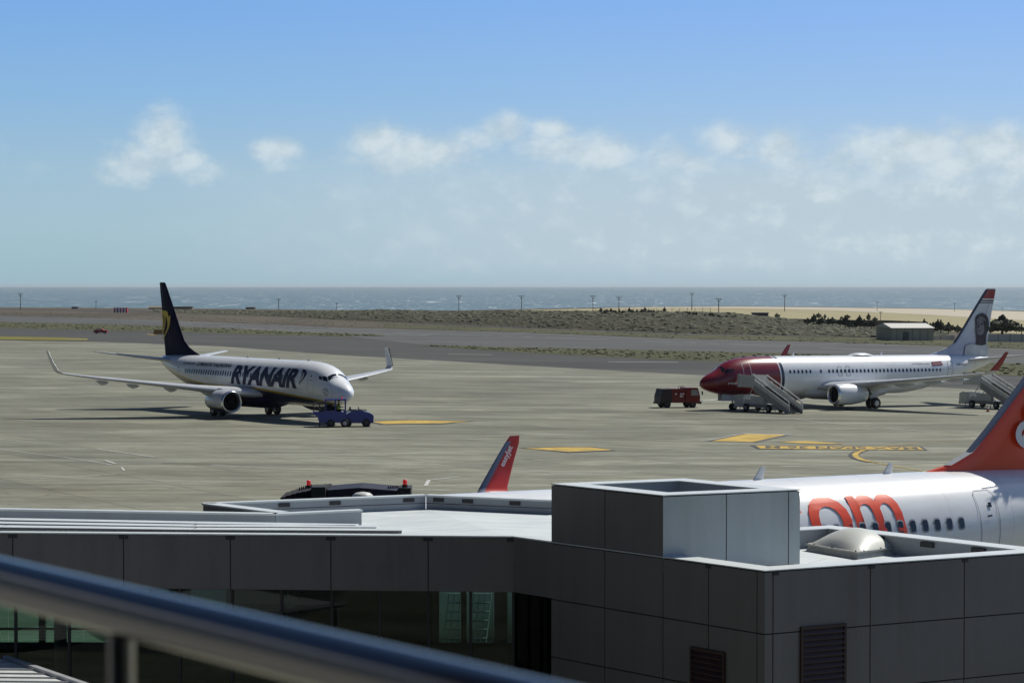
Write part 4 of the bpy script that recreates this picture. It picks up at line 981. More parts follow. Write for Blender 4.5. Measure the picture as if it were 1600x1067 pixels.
# three low raised roof strips; dark slabs in front draw their shaded faces
for pts in ([(-260, 808), (0, 813.5), (300, 819), (554, 823)], [(-260, 814), (0, 819.2), (300, 823.8), (588, 825.3)], [(-260, 820), (0, 825.0), (300, 828.8), (628, 830.4)]):
    m = MB()
    for p_, q_ in zip(pts, pts[1:]):
        a_ = at(*p_, ZF - .02); b_ = at(*q_, ZF - .02); d = (b_ - a_).normalized(); n_ = Vector((-d.y, d.x, 0)); n_ = n_ if n_.y > 0 else -n_
        m.slab([a_ - Vector((0, 0, .06)), b_ - Vector((0, 0, .06)), b_ + n_ * .42 - Vector((0, 0, .06)), a_ + n_ * .42 - Vector((0, 0, .06))], (0, 0, .085))
    rs_ = m.build('roof_strip', M['coping'], tb); m = MB()
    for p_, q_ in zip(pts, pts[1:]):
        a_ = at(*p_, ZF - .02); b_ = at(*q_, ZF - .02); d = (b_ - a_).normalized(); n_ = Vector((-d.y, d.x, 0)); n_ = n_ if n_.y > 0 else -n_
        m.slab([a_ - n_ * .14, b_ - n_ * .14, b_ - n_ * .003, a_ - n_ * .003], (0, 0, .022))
    m.build('step_shade', M['clip'], rs_)
# inner parapet wall facing us and copings
def parapet(name, a, b, z0, z1, th=.2, mat_=None, ext=0, cop=.24):
    d = (b - a); d.z = 0; Lw = d.length; d.normalize(); n_ = Vector((-d.y, d.x, 0))
    if n_.y < 0: n_ = -n_
    mw = Matrix(((d.x, n_.x, 0, a.x), (d.y, n_.y, 0, a.y), (0, 0, 1, 0), (0, 0, 0, 1)))
    o = MB().box((0, 0, z0), (Lw, th, z1 - .03), mw).build(name, mat_ or M['parapet_in'], tb)
    MB().box((-.02 - ext, -.03, z1 - .028), (Lw + .02, cop, z1 + .012), mw).build('parapet_coping', M['coping'], o)
    return o, mw, Lw
parapet('roof_parapet', at(-260, 791, ZF), at(430, 803, ZF), ZRF - .3, ZF)
o, mw, Lw = parapet('roof_parapet', at(431, 803, ZF), at(565, 797, ZF), ZRF - .3, ZF)
parapet('roof_parapet', at(318, 787, ZF), at(432, 801, ZF), ZF - 1.2, ZF, .12, M['cladding'], 0, .34)
for a_, b_, clips in ((at(320, 787, ZF), at(665, 773.5, ZF), (.35, .58, .92)), (at(666, 773.5, ZF), at(866, 782, ZF), (.1, .33, .7))):
    # rear parapet: front face towards us, coping outside
    o, mw, Lw = parapet('rear_parapet', a_, b_, ZRF - .6, ZF, .15, None, 0, .22)
    for t_ in clips: MB().box((Lw * t_ - .14, -.035, ZF - .15), (Lw * t_ + .14, 0, ZF - .06), mw).build('coping_clip', M['clip'], o)
    MB().box((0, -.008, ZF - .20), (Lw, 0, ZF - .185), mw).build('flashing_joint', M['clip'], o)
# small white vent behind the rear coping
q = at(565, 775.5, ZF); m = MB(); m.lathe([(-.2, .26), (0, .25), (.05, .18), (.075, .05)], (q.x, q.y + .45, ZF), 'z', 16, True, False, True); m.build('roof_vent', M['dome'], tb)
# fascia clips
m = MB()
for q in (20, 193, 360, 517, 669, 800):
    p = F0 + (F1 - F0).normalized() * dist_on(F0, F1, q, ZF - .1); m.box((p.x - .1, p.y - .012, ZF - .11), (p.x + .1, p.y + .0, ZF - .03))
for a_, b_, qs, ow in ((C, RR, (1212, 1362, 1508), inR), (L, C, (1107,), inL)):
    d = (b_ - a_).normalized()
    for q in qs:
        s = dist_on(a_, b_, q, ZR - .1); o_ = Vector((ow[0], ow[1], 0)); o_ = (o_ - d * o_.dot(d)).normalized(); mw = Matrix(((d.x, o_.x, 0, a_.x), (d.y, o_.y, 0, a_.y), (0, 0, 1, 0), (0, 0, 0, 1))); m.box((s - .07, .0, ZR - .10), (s + .07, .012, ZR - .045), mw)
m.build('panel_clip', M['clip'], tb)

# glazed hall under the fascia
FL = 2.3; gy0 = F0 + Vector((0, .35, 0)); gy1 = F1 + Vector((0, .35, 0))
def wallbox(name, a, b, z0, z1, th, mat_, parent=tb):
    d = (b - a); d.z = 0; Lw = d.length; d.normalize(); n_ = Vector((-d.y, d.x, 0)); n_ = n_ if n_.y > 0 else -n_
    mw = Matrix(((d.x, n_.x, 0, a.x), (d.y, n_.y, 0, a.y), (0, 0, 1, 0), (0, 0, 0, 1))); return MB().box((0, 0, z0), (Lw, th, z1), mw).build(name, mat_, parent)
xs_g = [-260, -60, 20, 104, 193, 278, 360, 438, 517, 592, 669, 735, 802]
def gp(px, off=.3):
    s = dist_on(F0, F1, px, 4.5); p = F0 + (F1 - F0).normalized() * s; return Vector((p.x, p.y + off, 0))
for a_, b_ in zip(xs_g, xs_g[1:]):
    wallbox('front_window', gp(a_) + Vector((.03, 0, 0)), gp(b_) - Vector((.03, 0, 0)), FL, FB + .02, .02, M['tinted'])
for q in xs_g[1:]:
    p = gp(q, .26); MB().box((p.x - .028, p.y, FL), (p.x + .028, p.y + .1, FB + .01)).build('mullion', M['clip'], tb)
glr = F2 + Vector((-.1, .3, 0))
wallbox('front_window', gp(802) + Vector((.04, 0, 0)), glr, FL, FB + .02, .02, M['tinted'])
# far glazing: positions read at the back wall
bl = at(-260, 1010, 3.2); Yb = at(700, 996, 3.25).y - .6
def bw(px, z=4): return (px - 800) / FPX * Yb
def backpiece(x0, x1, z0, z1, mat_, name='back_wall'): return MB().box((bw(x0), Yb, z0), (bw(x1), Yb + .12, z1)).build(name, mat_, tb)
zs_ = 3.22
backpiece(-260, 1000, FL, zs_, M['interior']); backpiece(352, 686, zs_, FB + .3, M['interior'])
backpiece(128, 205, zs_ + .9, FB + .3, M['interior']); backpiece(232, 236, zs_, FB + .3, M['interior']); backpiece(10, 118, zs_ + 1.15, FB + .3, M['interior'])
for a_, b_ in ((-40, -5), (720, 729), (772, 786), (800, 819), (843, 1000), (58, 68), (262, 296)): backpiece(a_, b_, zs_, FB + .3, M['interior'], 'window_post')
for a_, b_ in ((-260, -40), (-5, 10), (10, 58), (68, 128), (128, 205), (205, 232), (236, 262), (296, 352), (686, 720), (729, 772), (786, 800), (819, 843)):
    MB().box((bw(a_) + .01, Yb + .04, zs_), (bw(b_) - .01, Yb + .06, FB + .3)).build('back_window', M['tinted2'], tb)
MB().box((bw(-260), Yb - .03, zs_ + .32), (bw(352), Yb - .0, zs_ + .38)).build('window_transom', M['clip'], tb)
m = MB(); m.add([V3(P2(gp(-260)), FL), V3(P2(gp(802)), FL), V3(P2(F2), FL), Vector((bw(1000), Yb, FL)), Vector((bw(-260), Yb, FL))], [(0, 1, 2, 3, 4)]); m.build('hall_floor', M['interior'], tb)
m = MB(); m.add([V3(P2(gp(-260)), FB + .04), V3(P2(gp(802)), FB + .04), V3(P2(F2), FB + .04), Vector((bw(1000), Yb, FB + .04)), Vector((bw(-260), Yb, FB + .04))], [(0, 1, 2, 3, 4)]); m.build('hall_ceiling', M['interior'], tb)
for q, r_ in ((92, .15), (456, .13), (783, .15), (850, .16)):
    x_ = (q - 800) / FPX * (Yb - 3); MB().tube((x_, Yb - 3, FL), (x_, Yb - 3, FB + .03), r_, r_, 20).build('column', M['column'], tb)
# solid wall of the ground floor
wallbox('base_wall', gp(-260, .2), gp(802, .2), .3, FL, .3, M['cladding'])
wallbox('hall_side_wall', Vector((bw(1000), Yb, 0)), V3(P2(L)) + Vector((.3, .2, 0)), .3, FB, .1, M['interior'])
# ribbed sheet roof low at the left corner
rf = thing('ribbed_canopy', 'low grey ribbed sheet canopy roof at the bottom left below the handrail', 'canopy roof')
cpt = [at(-120, 1020, 4.3), at(8, 1029, 4.3), at(150, 1078, 4.3), at(330, 1140, 4.3), at(-120, 1200, 4.3)]
m = MB(); m.slab(cpt, (0, 0, -.08)); m.build('canopy_sheet', M['stairs'], rf)
m = MB(); e_ = (cpt[3] - cpt[1]).normalized()
a_, b_ = cpt[1], cpt[3]; d = (b_ - a_).normalized(); n_ = Vector((-d.y, d.x, 0)) * .06; m.slab([a_ - n_, b_ - n_, b_ + n_, a_ + n_], (0, 0, .07)); m.build('canopy_trim', M['steel'], rf)
m = MB()
for k in range(1, 16):
    a_ = at(-120, 1029 + k * 9, 4.3); b_ = a_ + Vector((cpt[2] - cpt[1])).normalized() * (5 + k * .2); b_ = Vector((b_.x, b_.y, 4.3)); a2 = cpt[1] + (cpt[3] - cpt[1]) * (k / 16); 
    st_ = Vector((a2.x - 9, a2.y + 0.55, 4.3)); d = (a2 - st_).normalized(); n_ = Vector((-d.y, d.x, 0)) * .012; m.slab([st_ - n_, a2 - n_, a2 + n_, st_ + n_], (0, 0, .03))
m.build('canopy_rib', M['stairs_grey'], rf)
for q in (0, 3): 
    p = cpt[q]; MB().tube((p.x + (.3 if q == 0 else -.3), p.y - .3, G(p.x, p.y)), (p.x + (.3 if q == 0 else -.3), p.y - .3, 4.22), .06, .06, 10).build('canopy_post', M['steel'], rf)

# ------------------------------------------------------------------ boarding bridge behind the roof
jb = thing('boarding_bridge', 'dark boarding bridge head with black bellows canopy behind the white roof coping', 'boarding bridge')
JY = 59.6
def J(px, py, Y=JY):
    r_ = ray(px, py); return Vector((r_.x * Y / r_.y, Y, H + r_.z * Y / r_.y))
m = MB()
for k in range(9):      # bellows ribs: an arc stepping down to the left
    x0 = 438 + k * 8.2; x1 = x0 + 7.0; yt = 779 - 15.5 * sin((k + .6) / 9.5 * pi / 2) ** .8
    a_ = J(x0, yt + .8); b_ = J(x1, yt - .3); m.slab([(a_.x, JY, 3.2), (b_.x, JY, 3.2), (b_.x, JY, b_.z), (a_.x, JY, a_.z)], (0, 1.6, 0))
    a_ = J(x1, yt + 1.5); b_ = J(x1 + 1.2, yt + 1.2); m.slab([(a_.x, JY + .05, 3.2), (b_.x, JY + .05, 3.2), (b_.x, JY + .05, b_.z), (a_.x, JY + .05, a_.z)], (0, 1.5, 0))
m.build('bellows', M['black'], jb)
for (x0, x1, yt) in ((487.5, 509.5, 759.5), (623, 642.5, 760.8)):
    a_ = J(x0, yt); b_ = J(x1, yt); MB().box((a_.x, JY - .25, 5.9), (b_.x, JY + .6, a_.z)).build('equipment_box', M['bridge'], jb)
m = MB(); P = [J(512, 765), J(562, 761.2), J(621, 766)]
m.slab([(P[0].x, JY - .1, 3.2), (P[2].x, JY - .1, 3.2), P[2] + Vector((0, -.1, 0)), P[1] + Vector((0, -.1, 0)), P[0] + Vector((0, -.1, 0))], (0, 1.5, 0)); m.build('cab_roof', M['bridge_roof'], jb)
for (xc, yb, yt) in ((482.5, 761, 750), (632.8, 760, 749)):
    a_ = J(xc, yb, JY - .05); b_ = J(xc, yt, JY - .05); m = MB(); h_ = b_.z - a_.z
    m.lathe([(-.02, .075), (h_ * .3, .07)], a_, 'z', 12, False, True, True); bo = m.build('beacon_base', M['bridge'], jb)
    m = MB(); m.lathe([(h_ * .3, .055), (h_ * .9, .06), (h_ * 1.0, .04), (h_ * 1.02, .005)], a_, 'z', 14, True, True, True); m.build('beacon_lens', M['beacon'], bo)
m = MB()
for k in range(7): a_ = J(468 + k * 3.2, 766.5 - k * .8); m.tube(a_, a_ + Vector((0, 0, .09)), .018, .018, 5)
for k in range(6): a_ = J(607 + k * 3, 763.6 - k * .2); m.tube(a_, a_ + Vector((0, 0, .07)), .018, .018, 5)
m.build('cable_hooks', M['bridge'], jb)
a_ = J(512, 765); b_ = J(640, 765)
MB().box((a_.x + .3, JY + .3, 2.9), (b_.x - .1, JY + 1.4, 3.2)).build('cab_floor', M['steel'], jb)
m = MB(); m.tube((b_.x - 1.0, JY + .8, .9), (b_.x - 1.0, JY + .8, 2.9), .16, .16, 12); m.box((b_.x - 1.7, JY + .6, .7), (b_.x - .3, JY + 1.0, .95)); dc = m.build('drive_column', M['steel'], jb)
for q in (-.75, .75): wheel('wheel', (b_.x - 1.0 + q, JY + .8, .95), .42, .3, dc, axis='x')
zgb = G(b_.x, JY)
for ch in (jb,): ch.location.z = 0

# ------------------------------------------------------------------ handrail on the viewing terrace
hr = thing('handrail', 'out-of-focus stainless steel handrail crossing the bottom left foreground', 'handrail')
A_ = Vector((-.562, 2.53, 11.775)); B_ = Vector((-.2185, 2.07, 11.775)); dr_ = (B_ - A_).normalized()
MB().tube(A_ - dr_ * 2.5, B_ + dr_ * 1.9, .0255, .0255, 40).build('top_rail', M['railing'], hr)
s0 = (188 - 800) / FPX; t_ = (s0 * A_.y - A_.x) / (dr_.x - s0 * dr_.y); pp = A_ + dr_ * t_
for k in (-1.5, 0, 1.5):
    p_ = pp + dr_ * k; po = MB().tube((p_.x, p_.y, 10.62), (p_.x, p_.y, 11.765), .0135, .0135, 20).build('post', M['railing'], hr)
    MB().lathe([(0, .05), (.012, .05), (.014, .03)], (p_.x, p_.y, 10.605), 'z', 20, False, True, True).build('post_flange', M['railing'], po)
n_ = Vector((dr_.y, -dr_.x, 0)); n_ = n_ if n_.y < 0 else -n_
P = [pp - dr_ * 4 - n_ * .12, pp + dr_ * 4 - n_ * .12, pp + dr_ * 4 + n_ * 6, pp - dr_ * 4 + n_ * 6]
tr = MB(); tr.slab([Vector((q.x, q.y, 10.3)) for q in P], (0, 0, .3)); to = tr.build('viewing_terrace', mat('terrace_slab', (.10, .10, .095), .8)); tag(to, 'concrete viewing terrace slab carrying the foreground handrail', 'terrace')

# ------------------------------------------------------------------ mobile stairs
def make_stairs(label, mw):
    r_ = thing('mobile_stairs', label, 'mobile stairs', mw, 'mobile boarding stairs at the parked airliner')
    m = MB(); m.box((.9, .25, .52), (6.2, 1.95, .78)).box((1.9, .2, .45), (4.9, .9, .70)); m.build('chassis', M['stairs_grey'], r_)
    m = MB(); m.slab([(-.5, .15, .38), (.95, .15, .38), (.95, .15, 1.62), (.1, .15, 1.66), (-.42, .15, 1.5)], (0, 1.9, 0)); m.build('cab_body', M['stairs'], r_)
    m = MB(); m.box((2.1, .12, .8), (4.2, .6, 1.55)).box((1.15, .2, .8), (1.95, .5, 1.2)); m.build('equipment_cabinet', M['stairs'], r_)
    MB().box((-.62, .25, .35), (-.5, 1.95, .55)).build('bumper', M['clip'], r_)
    for (x_, y_) in ((1.45, .16), (1.45, 2.04), (4.95, .16), (4.95, 2.04)): wheel('wheel', (x_, y_, .40), .40, .26, r_, hub=M['stairs_grey'])
    wheel('castor', (7.3, 1.6, .2), .2, .12, r_)
    # upper platform with side panels
    m = MB(); m.box((.25, 0, 2.42), (2.75, 2.2, 2.56)); m.build('platform', M['stairs'], r_)
    for y_ in (0.0, 2.14): MB().box((.75, y_, 2.56), (2.75, y_ + .06, 3.62)).build('platform_side_panel', M['stairs'], r_)
    for y_ in (-.05, 2.13): MB().box((.25, y_, 2.40), (.72, y_ + .12, 3.70)).build('fender_panel', M['stairs'], r_)
    # flight
    x0, z0, x1, z1 = 2.75, 2.56, 8.15, .22
    for y_ in (0.02, 2.10):
        m = MB(); m.slab([(x0, y_, z0 - .55), (x0, y_, z0 + .15), (x1, y_, z1 + .20), (x1, y_, z1 - .18), (x1 - .35, y_, z1 - .18)], (0, .08, 0)); m.build('stringer', M['stairs_grey'], r_)
        m = MB(); m.slab([(x0, y_ + .02, z0 + .13), (x1, y_ + .02, z1 + .18), (x1, y_ + .02, z1 + .62), (x0, y_ + .02, z0 + .66)], (0, .03, 0)); m.build('balustrade', M['stairs'], r_)
        m = MB(); m.tube((x0 - .1, y_ + .035, z0 + 1.08), (x1, y_ + .035, z1 + 1.0), .055, .055, 8).tube((x1, y_ + .035, z1 + 1.0), (x1 + .05, y_ + .035, z1 + .1), .035, .035, 8); m.build('handrail', M['rail_bright'], r_)
        m = MB(); m.tube((x0 - .1, y_ + .035, z0 + .92), (x1 - .05, y_ + .035, z1 + .84), .03, .03, 6)
        for k in range(6): 
            t_ = k / 5; m.tube((lerp(x0, x1, t_), y_ + .035, lerp(z0, z1, t_)), (lerp(x0, x1, t_), y_ + .035, lerp(z0 + 1.05, z1 + .98, t_)), .02, .02, 5)
        m.build('rail_post', M['clip'], r_)
    m = MB()
    for k in range(14):
        xa = lerp(x0, x1, k / 14); za = lerp(z0, z1, (k + .6) / 14); m.box((xa, .1, za - .04), (xa + .34, 2.1, za)); m.box((xa + .30, .1, za - .17), (xa + .33, 2.1, za - .04))
    m.build('tread', M['tread'], r_)
    m = MB()
    for y_ in (.35, 1.85): m.tube((1.1, y_, .7), (2.3, y_, 2.42), .05, .05, 8).tube((2.3, y_, 2.3), (4.8, y_, .75), .05, .05, 8)
    m.build('support_strut', M['stairs'], r_)
    m = MB()
    for (x_, y_) in ((.5, .12), (4.2, .1), (6.0, .12)): m.tube((x_, y_, .03), (x_, y_, .6), .04, .04, 6).box((x_ - .12, y_ - .12, 0), (x_ + .12, y_ + .12, .03))
    m.build('stabiliser_jack', M['steel'], r_)
    return r_
AX = atan2(-.61, .79)
AX = R(-57)
nmw = frame_at(Vector((18.816, 230.27, G(18.816, 230.27))), 3.6594 + pi)
Pd = nmw @ Vector((4.55, -1.98, 0)); sdir = Vector((cos(AX), sin(AX), 0)); vdir = Vector((-sin(AX), cos(AX), 0))
p = Pd - vdir * .9 - sdir * .2 - Vector((.45, 0, 0)) + Vector((0, 0, .02)); st = make_stairs('white mobile stairs at the front door beside the dark red nose', frame_at(p, AX) @ Matrix.Diagonal((1, .82, 1, 1)))
c = copy_tree(st); p = gnd(1502, 636.2); c.matrix_world = frame_at(p, AX) @ Matrix.Diagonal((1, .82, 1, 1))
c['label'] = 'grey mobile stairs under the rear fuselage, partly behind the orange tail fin'

# ------------------------------------------------------------------ red service truck
p = gnd(1031, 637.8); ta = atan2(.30, .95)
tk = thing('service_truck', 'dark red service truck facing the dark red nose', 'truck', frame_at(p, ta))
m = MB(); m.box((.1, .1, .55), (4.3, 1.85, .75)); m.box((0, .05, .42), (.12, 1.9, .62)); m.build('chassis', M['truck_dark'], tk)
m = MB(); m.slab([(.12, .02, .62), (1.35, .02, .62), (1.35, .02, 1.95), (.35, .02, 1.95), (.12, .02, 1.2)], (0, 1.9, 0)); m.build('rear_body', M['truck_dark'], tk)
m = MB(); m.box((1.36, .06, .9), (2.75, 1.88, 1.98)); m.box((1.36, .04, .62), (2.75, .5, .9)); m.build('equipment_body', M['truck'], tk)
m = MB(); m.box((1.50, .02, 1.10), (2.02, .055, 1.85)); m.box((2.10, .02, 1.10), (2.68, .055, 1.85)); m.build('side_locker', M['truck'], tk)
m = MB()
for x_ in (1.65, 2.2, 2.45): m.tube((x_, .0, 1.45), (x_ + .18, .0, 1.45), .07, .07, 8)
m.box((2.2, .0, 1.15), (2.55, .018, 1.27)); m.build('hose_coupling', M['rail_bright'], tk)
m = MB()
for x_ in (2.35, 2.7):
    for k in range(10):
        a_ = 2 * pi * k / 10; b_ = 2 * pi * (k + 1) / 10; m.tube((x_ + .14 * cos(a_), .5, 2.12 + .16 * sin(a_)), (x_ + .14 * cos(b_), .5, 2.12 + .16 * sin(b_)), .025, .025, 5)
m.build('hose_reel', M['darkmetal'], tk)
m = MB(); m.slab([(2.85, .05, .55), (4.42, .05, .55), (4.45, .05, 1.15), (4.22, .05, 1.98), (4.1, .05, 2.08), (3.0, .05, 2.08), (2.85, .05, 1.9)], (0, 1.84, 0)); cb = m.build('cab', M['truck'], tk)
m = MB(); m.slab([(3.45, .035, 1.28), (4.28, .035, 1.28), (4.14, .035, 1.88), (3.45, .035, 1.88)], (0, .012, 0)); m.build('side_window', M['glass'], cb)
m = MB(); m.slab([(4.445, .15, 1.25), (4.445, 1.8, 1.25), (4.255, 1.75, 1.92), (4.255, .2, 1.92)], (.012, 0, 0)); m.build('windscreen', M['cockpit'], cb)
m = MB(); m.box((4.42, .02, .42), (4.58, 1.9, .68)); m.build('bumper', M['clip'], tk)
m = MB(); m.tube((4.35, .0, 1.7), (4.6, -.15, 1.65), .02, .02, 5); m.box((4.56, -.2, 1.35), (4.66, -.06, 1.72)); m.build('wing_mirror', M['clip'], tk)
for x_ in (.85, 3.65):
    for y_ in (.2, 1.75): wheel('wheel', (x_, y_, .40), .40, .26, tk, hub=M['darkmetal'])
# tow bar to the nose gear
m = MB(); a_ = gnd(1097, 633.5, .45); b_ = gnd(1124, 622.5 + 9, .5); 
tbr = thing('tow_bar', 'thin pale tow bar between the red truck and the dark red nose', 'tow bar'); m.tube(a_, b_, .045, .045, 8); m.build('bar', M['stairs'], tbr)
m = MB(); m.tube(a_ + Vector((.05, -.2, -.0)), a_ + Vector((.05, .2, -.0)), .04, .04, 6); m.build('tow_eye', M['clip'], tbr)

# ------------------------------------------------------------------ blue tugs at the harp airliner
def tug_wheels(root, xs__, r_, y0_, y1_):
    for x_ in xs__:
        for y_ in (y0_, y1_): wheel('wheel', (x_, y_, r_), r_, .28, root, hub=M['darkmetal'])
p = gnd(533, 667.3); t2 = thing('tow_tractor', 'low blue tow tractor without a cab, rightmost of the two blue tractors', 'tow tractor', frame_at(p, R(6)))
m = MB(); m.slab([(0, 0, .35), (2.75, 0, .35), (2.78, 0, 1.0), (2.5, 0, 1.2), (1.75, 0, 1.42), (.9, 0, 1.38), (.5, 0, 1.15), (0, 0, 1.1)], (0, 1.5, 0)); m.build('body', M['tug'], t2)
m = MB(); m.box((.75, .3, 1.38), (1.25, 1.2, 1.48)); m.box((.72, .3, 1.42), (.84, 1.2, 1.7)); m.build('seat', M['black'], t2)
m = MB(); m.tube((1.65, .75, 1.38), (1.5, .75, 1.62), .025, .025, 6)
for k in range(10):
    a_ = 2 * pi * k / 10; b_ = 2 * pi * (k + 1) / 10; m.tube((1.5 + .04 * cos(a_), .75 + .17 * cos(a_), 1.62 + .1 * sin(a_)), (1.5 + .04 * cos(b_), .75 + .17 * cos(b_), 1.62 + .1 * sin(b_)), .018, .018, 5)
m.build('steering_wheel', M['black'], t2)
m = MB(); m.box((.6, -.02, 1.40), (2.2, .02, 1.46)); m.box((.6, 1.48, 1.42), (2.2, 1.52, 1.47)); m.build('side_rail', M['clip'], t2)
m = MB(); m.lathe([(0, .07), (.06, .07)], (2.77, .3, .85), 'x', 10, True, True, True).lathe([(0, .07), (.06, .07)], (2.77, 1.2, .85), 'x', 10, True, True, True); m.build('headlight', M['rail_bright'], t2)
MB().box((-.3, .6, .42), (0, .9, .55)).build('hitch', M['darkmetal'], t2)
tug_wheels(t2, (.55, 2.15), .37, .12, 1.38)
p = gnd(494, 667.8); t1 = thing('pushback_tug', 'blue open-cab pushback tug with roof canopy and driver under the white nose', 'pushback tug', frame_at(p, R(6)))
m = MB(); m.slab([(.25, 0, .40), (2.55, 0, .40), (2.55, 0, 1.30), (1.3, 0, 1.35), (.2, 0, 1.30), (-.25, 0, 1.32), (-.25, 0, 1.08), (.1, 0, .95)], (0, 1.6, 0)); m.build('body', M['tug'], t1)
m = MB(); m.box((.75, .0, 2.32), (2.58, 1.6, 2.42)); m.build('roof', M['tug'], t1)
m = MB()
for x_ in (.8, 1.65, 2.5):
    for y_ in (.05, 1.55): m.tube((x_, y_, 1.3), (x_, y_, 2.33), .045, .045, 6)
m.build('roof_pillar', M['tug'], t1)
m = MB()
for x_ in (-.22, .3): 
    for y_ in (.05, 1.55): m.tube((x_, y_, 1.3), (x_, y_, 2.1), .03, .03, 6)
for y_ in (.05, 1.55): m.tube((-.22, y_, 2.1), (.75, y_, 2.1), .03, .03, 6).tube((-.22, y_, 1.7), (.75, y_, 1.7), .02, .02, 6)
m.build('guard_rail', M['darkmetal'], t1)
m = MB(); m.box((.35, .35, 1.35), (.7, 1.2, 1.75)); m.tube((.5, .3, 1.55), (.95, .3, 2.0), .06, .06, 6); m.build('winch', M['darkmetal'], t1)
m = MB(); m.lathe([(0, .08), (.12, .07), (.14, .02)], (2.2, .8, 2.42), 'z', 10, True, True, True); m.build('roof_beacon', M['beacon'], t1)
m = MB(); m.box((1.7, .35, 1.32), (2.15, 1.1, 1.42)); m.box((1.66, .35, 1.42), (1.75, 1.1, 1.85)); m.build('seat', M['black'], t1)
tug_wheels(t1, (.55 + .7, ), .36, .12, 1.48); wheel('wheel', (2.45, .12, .36), .36, .28, t1); wheel('wheel', (2.45, 1.48, .36), .36, .28, t1)
m = MB(); m.tube((.3, .2, .05), (.3, .2, .5), .05, .05, 6); m.box((.2, .1, 0), (.4, .3, .05)); m.build('jack_leg', M['darkmetal'], t1)

def skin_person(name, label, mw, joints, bones, radii, material):
    me = bpy.data.meshes.new(name); me.from_pydata([tuple(j) for j in joints], bones, [])
    o = bpy.data.objects.new(name, me); COL.objects.link(o); md = o.modifiers.new('skin', 'SKIN')
    for i, r_ in enumerate(radii): me.skin_vertices[0].data[i].radius = (r_, r_ * .85)
    me.skin_vertices[0].data[0].use_root = True
    sb = o.modifiers.new('s', 'SUBSURF'); sb.levels = 1; sb.render_levels = 1
    bpy.context.view_layer.update()
    me2 = bpy.data.meshes.new_from_object(o.evaluated_get(bpy.context.evaluated_depsgraph_get())); bpy.data.objects.remove(o)
    o = link(name, me2, None, material); o.matrix_world = mw; tag(o, label, 'person')
    for p_ in me2.polygons: p_.use_smooth = True
    return o
def seated(label, mw):
    J_ = [(0, 0, .12), (-.02, 0, .38), (0, 0, .58), (.02, 0, .66), (.04, 0, .80), (-.02, .2, .56), (.12, .26, .32), (.38, .14, .36), (.45, .12, .37), (-.02, -.2, .56), (.12, -.26, .32), (.38, -.14, .36), (.45, -.12, .37),
          (.04, .1, .10), (.46, .13, .12), (.50, .13, -.28), (.62, .13, -.34), (.04, -.1, .10), (.46, -.13, .12), (.50, -.13, -.28), (.62, -.13, -.34)]
    B_ = [(0, 1), (1, 2), (2, 3), (3, 4), (2, 5), (5, 6), (6, 7), (7, 8), (2, 9), (9, 10), (10, 11), (11, 12), (0, 13), (13, 14), (14, 15), (15, 16), (0, 17), (17, 18), (18, 19), (19, 20)]
    Rr = [.14, .15, .15, .055, .10, .07, .05, .035, .035, .07, .05, .035, .035, .09, .075, .055, .05, .09, .075, .055, .05]
    o = skin_person('person', label, mw, J_, B_, Rr, M['trousers'])
    m = MB(); m.rings([[(r_[1] * cos(2 * pi * i / 14) - .01, r_[2] * sin(2 * pi * i / 14), r_[0]) for i in range(14)] for r_ in ((.14, .165, .20), (.3, .175, .21), (.48, .17, .235), (.58, .12, .2), (.62, .07, .1))]); m.build('vest', M['hivis'], o)
    m = MB(); m.rings([[(.04 + r_[1] * cos(2 * pi * i / 12), r_[1] * .85 * sin(2 * pi * i / 12), r_[0]) for i in range(12)] for r_ in ((.72, .065), (.78, .10), (.86, .115), (.92, .09), (.95, .03))]); hd = m.build('head', M['skin'], o)
    m = MB(); m.rings([[(.02 + r_[1] * cos(2 * pi * i / 12), r_[1] * .9 * sin(2 * pi * i / 12), r_[0]) for i in range(12)] for r_ in ((.86, .122), (.92, .105), (.965, .03))]); m.build('hair', M['black'], o)
    return o
seated('person in a yellow-green vest sitting under the blue tug canopy', t1.matrix_world @ Matrix.Translation((1.92, .7, 1.38)))

# traffic cone and wheel chock
def cone(label, p):
    o = thing('traffic_cone', label, 'traffic cone', Matrix.Translation(p))
    MB().box((-.2, -.2, 0), (.2, .2, .05)).build('cone_base', M['black'], o); MB().lathe([(.05, .16), (.3, .10), (.32, .097)], (0, 0, 0), 'z', 16, True, True, True).build('cone_body', M['cone'], o)
    MB().lathe([(.32, .099), (.52, .058)], (0, 0, 0), 'z', 16, True, True, True).build('reflective_band', M['letter_white'], o); MB().lathe([(.52, .056), (.7, .025)], (0, 0, 0), 'z', 16, True, True, True).build('cone_tip', M['cone'], o)
    return o
cone('small traffic cone with white band on the apron beside the rear stairs', gnd(1543.5, 643.6))
ck = thing('wheel_chock', 'small dark wheel chock lying on the apron below the near engine', 'wheel chock', frame_at(gnd(1326, 640.5), R(-25)))
m = MB(); m.slab([(-.45, -.1, 0), (.45, -.1, 0), (.35, -.1, .14), (-.35, -.1, .14)], (0, .2, 0)); m.build('chock_block', M['black'], ck); m = MB(); m.tube((.45, 0, .05), (.95, .05, .03), .02, .02, 5); m.build('chock_rope', M['rust'], ck)

